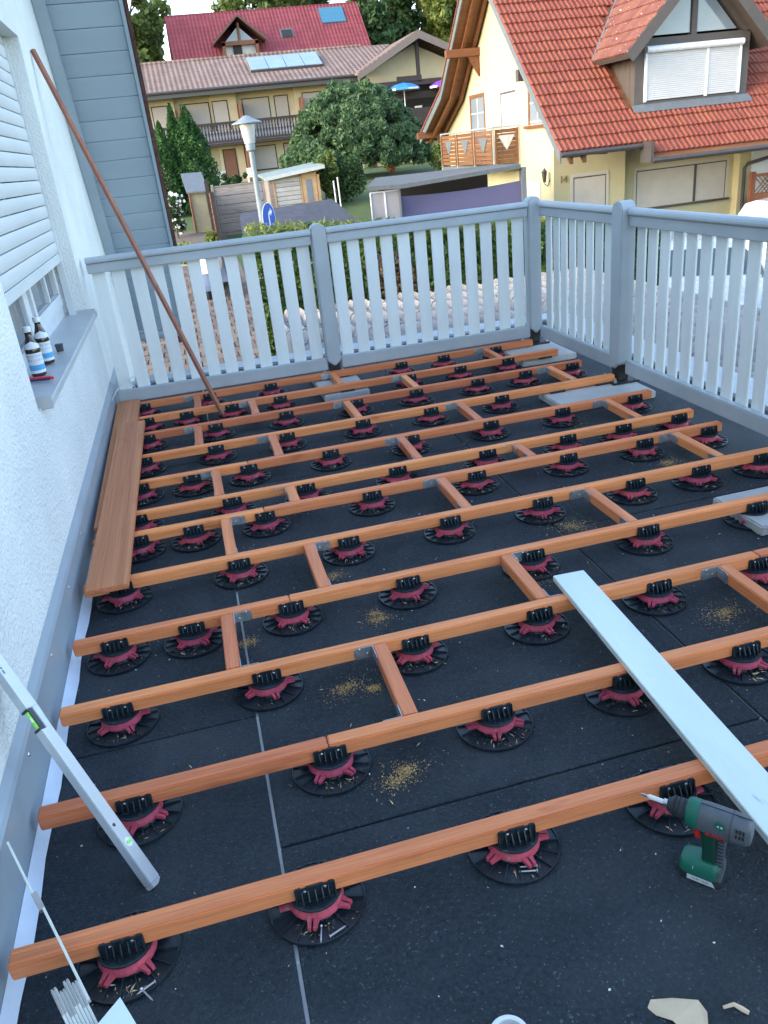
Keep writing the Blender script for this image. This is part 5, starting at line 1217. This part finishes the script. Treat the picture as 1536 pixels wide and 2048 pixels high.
for x, y, l in ((11.5, 44, 'terracotta flower pot on the lawn right of the dome tree'),):
    o = thing('flower_pot', (x, y, ground_z(x, y)), l, 'flower pot'); MB().lathe([(.0, 0), (.16, 0), (.24, .4), (.26, .4), (.26, .46), (.22, .46), (0, .42)], 16, (x, y, ground_z(x, y))).build('pot', 'terracotta', o, smooth=True)
    leaves('plant', blob_pts([(x, y, ground_z(x, y) + .75)], [.32], 400, .2), .06, LM['mid'], o)

# ------------------------------------------------------------------ garden sheds and screens
woodmat('grey_plank', (.20, .17, .15), (.33, .29, .265), 'X', 8, .8, .10); woodmat('new_plank', (.42, .26, .13), (.56, .38, .20), 'X', 8, .7, .06); woodmat('pale_plank', (.42, .39, .37), (.56, .53, .50), 'X', 8, .75, .06)
mat('felt', (.055, .06, .075), .9, scale=5, var=.2, bump=.4, bscale=60); mat('felt_green', (.22, .27, .25), .9, scale=4, var=.15)
ws = thing('wooden_shed', (4.5, 31.5, -.5), 'small wooden garden shed with sloping grey roof and glazed door', 'shed')
zb_ = -.6
for k in range(9): MB().box(3.72, 4.66, 31.48, 31.53, zb_ + k * .155, zb_ + k * .155 + .145).build('plank', 'pale_plank', ws, bevel=.02, seg=1)
MB().box(3.66, 3.72, 31.46, 31.55, zb_, .80).box(4.66, 4.72, 31.46, 31.55, zb_, .88).box(5.30, 5.40, 31.46, 31.55, zb_, .96).box(3.66, 5.4, 31.46, 31.55, .80, .90).build('frame', 'new_plank', ws)
MB().box(3.5, 3.66, 31.5, 33.3, zb_, .86).build('side_wall', 'grey_plank', ws); MB().box(5.30, 5.36, 31.56, 33.3, zb_, .9).build('side_wall', 'grey_plank', ws)
do = MB().box(4.74, 5.28, 31.47, 31.52, zb_, .80).build('door', 'new_plank', ws); MB().box(4.88, 5.10, 31.455, 31.468, -.10, .66).box(4.88, 5.10, 31.455, 31.468, -.5, -.22).build('pane', 'sky_glass', do)
MB().obox((3.35, 31.2, .80), (2.25, 0, .22), (0, 2.3, .12), (0, 0, .07)).build('roof', 'felt_green', ws); MB().obox((3.35, 31.17, .76), (2.25, 0, .22), (0, .03, 0), (0, 0, .12)).build('roof_edge', 'stainless', ws)
scr = thing('plank_screen', (2.1, 28.5, -.7), 'weathered grey horizontal plank screen left of the lamp pole', 'screen fence')
for k in range(11): MB().box(1.36, 2.95, 28.48 - .015 * (k % 2), 28.52, -.75 + k * .142, -.75 + k * .142 + .15).build('plank', 'grey_plank', scr, bevel=.02, seg=1)
MB().box(1.28, 1.36, 28.44, 28.56, -.8, .90).box(2.95, 3.03, 28.44, 28.56, -.8, .84).box(1.28, 3.03, 28.46, 28.54, .815, .85).build('post', 'grey_plank', scr)
sc2 = thing('side_screen', (1.2, 27.5, -.8), 'dark rough wooden screen seen edge-on beside the bin hut', 'screen fence')
for k in range(10): MB().box(1.16, 1.21, 26.4, 28.4, -.95 + k * .165, -.95 + k * .165 + .15).build('plank', 'brown_door', sc2, bevel=.015, seg=1)
MB().box(1.12, 1.24, 26.3, 26.42, -1, .75).build('post', 'dark_wood', sc2); MB().box(1.08, 1.2, 28.0, 28.12, -.8, 1.05).build('post', 'dark_wood', sc2)
bh_ = thing('bin_hut', (.85, 30, -.6), 'narrow garden hut with slanted grey roof beside the cypresses', 'shed')
MB().box(.62, 1.12, 29.6, 30.6, -.7, .70).build('body', mat('beige_board', (.36, .31, .20), .8, var=.1), bh_); MB().box(.56, .62, 29.56, 30.6, -.7, .8).build('corner_board', 'brown_door', bh_)
MB().obox((.50, 29.4, .70), (.72, 0, -.02), (-.06, 1.5, .58), (0, 0, .05)).build('roof', 'grey_zinc', bh_)
fs_ = thing('felt_roofed_shed', (2.8, 20.5, -1.5), 'low shed with dark felt roof just beyond the hedge', 'shed')
MB().box(1.55, 4.1, 19.7, 21.3, -1.6, -.20).build('wall', 'grey_plank', fs_)
MB().prism([(1.40, 19.4, -.25), (4.30, 19.4, -.28), (3.95, 21.5, .33), (1.55, 21.5, .25)], (0, .0, .06)).build('roof', 'felt', fs_)
mat('membrane_grey', (.11, .12, .125), .8, var=.15)
pvn = thing('grey_pavilion', (6.5, 21, -2), 'grey garden pavilion with dark flat roof and sagging violet tarpaulin', 'pavilion')
mat('grey_panel', (.27, .255, .26), .8, var=.06); mat('tarp', (.085, .08, .15), .75, var=.08, scale=1.2); mat('white_frame', (.6, .6, .6), .6)
for x0, x1 in ((4.86, 5.20), (5.24, 5.60)):
    o = MB().box(x0, x1, 21.0, 21.03, -2, .42).build('wall_panel', 'grey_panel', pvn); MB().box(x0 - .02, x0, 20.98, 21.03, -2, .44).box(x1, x1 + .02, 20.98, 21.03, -2, .44).box(x0, x1, 20.98, 21.03, .42, .45).build('frame', 'white_frame', o)
MB().prism([(4.78, 20.9, .50), (5.66, 20.85, .46), (8.9, 20.9, .60), (9.2, 23.4, .58), (5.6, 23.4, .60)], (0, 0, .10)).build('roof', 'membrane_grey', pvn)
tm_ = MB(); nx_, nz2 = 26, 10
for j in range(nz2 + 1):
    for i in range(nx_ + 1):
        u_, v_ = i / nx_, j / nz2; tm_.v.append((5.63 + 3.3 * u_, 21.0 + .10 * math.sin(u_ * 3 + v_ * 2) + .05 * math.sin(v_ * 9 + u_ * 4) * (1 - u_), .27 - .06 * math.sin(math.pi * u_) + .03 * u_ - 1.9 * v_))
tm_.f = [(j * (nx_ + 1) + i, (j + 1) * (nx_ + 1) + i, (j + 1) * (nx_ + 1) + i + 1, j * (nx_ + 1) + i + 1) for j in range(nz2) for i in range(nx_)]
tm_.build('tarpaulin', 'tarp', pvn, smooth=True)
MB().box(8.93, 9.05, 20.9, 21.1, -2, .62).build('post', 'grey_zinc', pvn); MB().box(5.60, 5.63, 20.95, 21.05, -2, .46).build('post', 'grey_zinc', pvn)
MB().box(5.7, 9.0, 23.6, 23.7, -2, .5).build('back_wall', 'dark_interior', pvn)
for x, y, l in ((5.15, 26.5, 'thin clothes-line pole left of the ivy'), (4.45, 23.5, 'thin white pole beside the red flowering bush')):
    z0 = ground_z(x, y); single(MB().tube([(x, y, z0), (x - .03, y, .75)], .022, 6), 'line_pole', 'white_frame', (x, y, z0), l, 'pole')
# lattice fence at the right edge
lf = thing('lattice_fence', (17.3, 22.4, -2), 'red-brown wooden lattice fence beside the downpipe', 'fence')
woodmat('lattice_wood', (.20, .07, .03), (.30, .12, .05), 'Z', 6, .6, .05)
for x in (16.93, 19.4): MB().box(x, x + .14, 22.33, 22.47, -2, -.33).build('post', 'lattice_wood', lf, bevel=.01)
MB().box(17.07, 19.4, 22.36, 22.45, -2, -.95).build('board', 'lattice_wood', lf); MB().box(17.07, 19.4, 22.36, 22.45, -.48, -.40).build('rail', 'lattice_wood', lf)
for i in range(-4, 18):
    for s_ in (1, -1):
        a = Vector((17.07 + i * .14 + (0 if s_ > 0 else .47), 22.40 + .012 * s_, -.95)); b = a + Vector((.47 * s_, 0, .47))
        if min(a.x, b.x) < 17.05 or max(a.x, b.x) > 19.42: continue
        MB().bar(a, b, .012, .035, (0, 1, 0)).build('lath', 'lattice_wood', lf)

# ------------------------------------------------------------------ vehicles
mat('car_white', (.46, .48, .49), .25, var=.03, coat=.6, spec=.5); mat('car_silver', (.36, .42, .46), .28, var=.03, coat=.6, metal=.2)
glassmat('car_glass', (.03, .05, .06), .05); mat('tyre', (.02, .02, .02), .85); mat('rim', (.45, .46, .48), .35, metal=.6); mat('head_lamp', (.55, .58, .6), .12, spec=.8); mat('green_stripe', (.03, .42, .06), .5); mat('car_black', (.015, .015, .017), .5)
def car(loc, rz, L_, W_, H, paint, label, van=False, stripe=False):
    """car with its nose towards local +X, centred on loc"""
    o = thing('parked_car' if not van else 'parked_van', loc, label, 'car' if not van else 'van', 'vehicles parked beyond the right fence', rz); O = (0, 0, 0)
    hw = W_ / 2; hl = L_ / 2
    # side silhouette sampled as cross sections: x, bonnet/roof height, belt height, roof half width
    if van: ST = [(-hl, .55, .55), (-hl + .06, H * .86, .98), (-hl + .25, H * .97, 1.0), (-hl + 1.0, H, 1.0), (hl - 2.0, H, 1.0), (hl - 1.55, H * .96, 1.0), (hl - .75, H * .60, 1.0), (hl - .2, H * .50, .97), (hl, H * .40, .90)]
    else: ST = [(-hl, .62, .90), (-hl + .10, .96, .96), (-hl + .45, H * .90, 1.0), (-hl + 1.2, H * .99, 1.0), (hl - 2.1, H, 1.0), (hl - 1.75, H * .95, 1.0), (hl - 1.0, .98, 1.0), (hl - .35, .86, .97), (hl - .06, .70, .92), (hl, .55, .88)]
    rings = []
    for x, h_, wk in ST:
        w1 = hw * wk; belt = min(h_ * .98, .95 if not van else 1.15); up = h_ > belt + .15; wt = w1 * (.80 if up and not van else (.90 if up else .90))
        rings.append([(x, -w1 * .94, .22), (x, -w1, .45), (x, -w1, belt * .93), (x, -w1 * .97, belt), (x, -wt, h_ * .97), (x, -wt * .7, h_), (x, wt * .7, h_), (x, wt, h_ * .97), (x, w1 * .97, belt), (x, w1, belt * .93), (x, w1, .45), (x, w1 * .94, .22)])
    b = MB().loft([list(reversed(r_)) for r_ in rings]); b.build('body', paint, o, smooth=True, off=O)
    def rq(i0, i1, f0, f1, k0, k1, lift, name, mt, par=o):
        """panel on the body between stations i0..i1, ring points k0,k1"""
        A, B = rings[i0], rings[i1]
        def P(r_, k, f): return Vector(r_[k]).lerp(Vector(r_[(k + 1) % 12]), f)
        q = [P(A, k0, f0), P(B, k0, f0), P(B, k1, f1), P(A, k1, f1)]
        n_ = (q[1] - q[0]).cross(q[3] - q[0]).normalized(); c = sum(q, Vector()) / 4
        if n_.dot(c - Vector((c.x * .9, 0, .6))) < 0: n_ = -n_
        return MB().prism([p + n_ * lift for p in q], n_ * .006).build(name, mt, par, off=O)
    ws_ = (5, 6)
    A, B = rings[ws_[0]], rings[ws_[1]]
    def W3(f, k): return Vector(A[k]).lerp(Vector(B[k]), f)
    q = [W3(.08, 4), W3(.08, 7), W3(.92, 7), W3(.92, 4)]; q = [p + Vector((.02, 0, .02)) for p in q]; MB().prism(q, (.006, 0, .008)).build('windscreen', 'car_glass', o, off=O)
    for k0, k1, s_ in ((3, 4, -1), (8, 7, 1)):
        for i0, i1 in (((2, 3), (3, 4), (4, 5)) if not van else ((2, 3), (3, 4), (4, 5))):
            A, B = rings[i0], rings[i1]
            q = [Vector(A[k0]).lerp(Vector(A[k1]), .12), Vector(B[k0]).lerp(Vector(B[k1]), .12), Vector(B[k0]).lerp(Vector(B[k1]), .86), Vector(A[k0]).lerp(Vector(A[k1]), .86)]
            c = sum(q, Vector()) / 4; q = [c + (p - c) * .94 + Vector((0, s_ * .006, 0)) for p in q]; MB().prism(q, (0, s_ * .006, 0)).build('side_window', 'car_glass', o, off=O)
    for wx in (-hl + .82, hl - .88):
        for s_ in (-1, 1):
            wm_ = MB().lathe([(.0, -.1), (.30, -.1), (.325, -.07), (.325, .07), (.30, .1), (.0, .1)], 20).xf(Matrix.Translation((wx, s_ * (hw - .09), .325)) @ Matrix.Rotation(R(90), 4, 'X')).build('wheel', 'tyre', o, off=O)
            MB().lathe([(.0, -.006), (.20, -.006), (.205, .0), (.20, .006), (0, .012)], 16).xf(Matrix.Translation((wx, s_ * (hw + .014), .325)) @ Matrix.Rotation(R(-90 * s_), 4, 'X')).build('rim', 'rim', wm_, off=O)
    for s_ in (-1, 1):
        MB().box(hl - .10, hl + .012, s_ * hw * .55 - .16, s_ * hw * .55 + .16, .60, .74).build('head_lamp', 'head_lamp', o, bevel=.02, off=O); MB().box(hl - 1.35, hl - 1.2, s_ * (hw + .02) - (.0 if s_ > 0 else .16), s_ * (hw + .02) + (.16 if s_ > 0 else .0), .95, 1.10).build('mirror', paint, o, bevel=.03, off=O)
        MB().box(-hl - .012, -hl + .1, s_ * hw * .78 - .1, s_ * hw * .78 + .1, .68, .9).build('tail_lamp', 'drill_red', o, off=O)
    for k in range(3): MB().box(hl - .02, hl + .015, -.42, .42, .44 + k * .09, .49 + k * .09).build('grille_bar', 'car_black', o, off=O)
    if stripe:
        for k in (0, 1): MB().box(-hl + .4, hl - 1.6, -hw - .008, -hw + .02, .62 + k * .16, .72 + k * .16).build('green_stripe', 'green_stripe', o, off=O)
    if van:
        MB().box(-hl + .6, -hl + 2.4, -.5, .5, H + .10, H + .24).build('roof_box', 'car_silver', o, bevel=.05, off=O); MB().box(-hl + .9, -hl + .95, -.6, .6, H, H + .10).box(-hl + 2.0, -hl + 2.05, -.6, .6, H, H + .10).build('roof_bar', 'car_black', o, off=O)
    return o
car((8.9, 12.6, -1.98), R(232), 4.3, 1.78, 1.46, 'car_silver', 'pale silver car parked nose towards the terrace, seen through the right fence')
car((9.0, 15.6, -1.98), R(205), 4.2, 1.75, 1.5, 'car_white', 'white car parked behind the silver car')
car((11.45, 11.4, -1.98), R(0), 5.0, 1.9, 2.1, 'car_white', 'white van with roof box and green stripes at the right picture edge', True, True)
# ------------------------------------------------------------------ scooter and steps in the yard
sct = thing('scooter', (.66, 20.6, -1.53), 'parked scooter with a cream cover over its seat in the paved yard', 'scooter')
mat('cover_cream', (.60, .56, .42), .8, var=.1); mat('scooter_blue', (.10, .14, .24), .4, var=.2)
SMx = Matrix.Translation((.66, 20.6, -1.53)) @ Matrix.Rotation(R(70), 4, 'Z')
for wx in (-.62, .62): MB().lathe([(0, -.05), (.20, -.05), (.24, -.03), (.24, .03), (.20, .05), (0, .05)], 18).xf(SMx @ Matrix.Translation((wx, 0, .24)) @ Matrix.Rotation(R(90), 4, 'X')).build('wheel', 'tyre', sct, smooth=True)
MB().loft([rz_(-.85, -.1, .17, .30), rz_(-.88, -.12, .19, .55), rz_(-.80, -.2, .16, .74)]).xf(SMx).build('rear_body', 'scooter_blue', sct, smooth=True); MB().box(-.15, .45, -.15, .15, .24, .32).xf(SMx).build('footboard', 'car_black', sct, bevel=.03)
MB().prism([(.40, -.2, .3), (.46, -.2, .3), (.36, -.16, 1.0), (.30, -.16, 1.0)], (0, .36, 0)).xf(SMx).build('leg_shield', 'scooter_blue', sct, bevel=.02); MB().tube([(.30, -.32, 1.08), (.34, 0, 1.02), (.30, .32, 1.08)], .02, 6).tube([(.34, 0, 1.02), (.55, 0, .35)], .03, 6).xf(SMx).build('handlebar', 'car_black', sct)
leaves('x', np.zeros((1, 3)), .001, MATS['cover_cream']) if False else None
cv_ = MB().loft([rz_(-.86, .05, .22, .70), rz_(-.80, .12, .24, .86), rz_(-.62, .10, .20, 1.02), rz_(-.45, -.05, .10, 1.10)]).xf(SMx); cv_.build('seat_cover', 'cover_cream', sct, smooth=True)
st_ = thing('stone_steps', (-.25, 24.5, -1.3), 'grey stone steps in the yard seen through the left fence gaps', 'steps')
for k in range(4): MB().box(-1.1, .12, 24.0 + k * .35, 25.6, -1.2 + k * .17 - .17, -1.2 + k * .17).build('step', 'concrete', st_, bevel=.01)
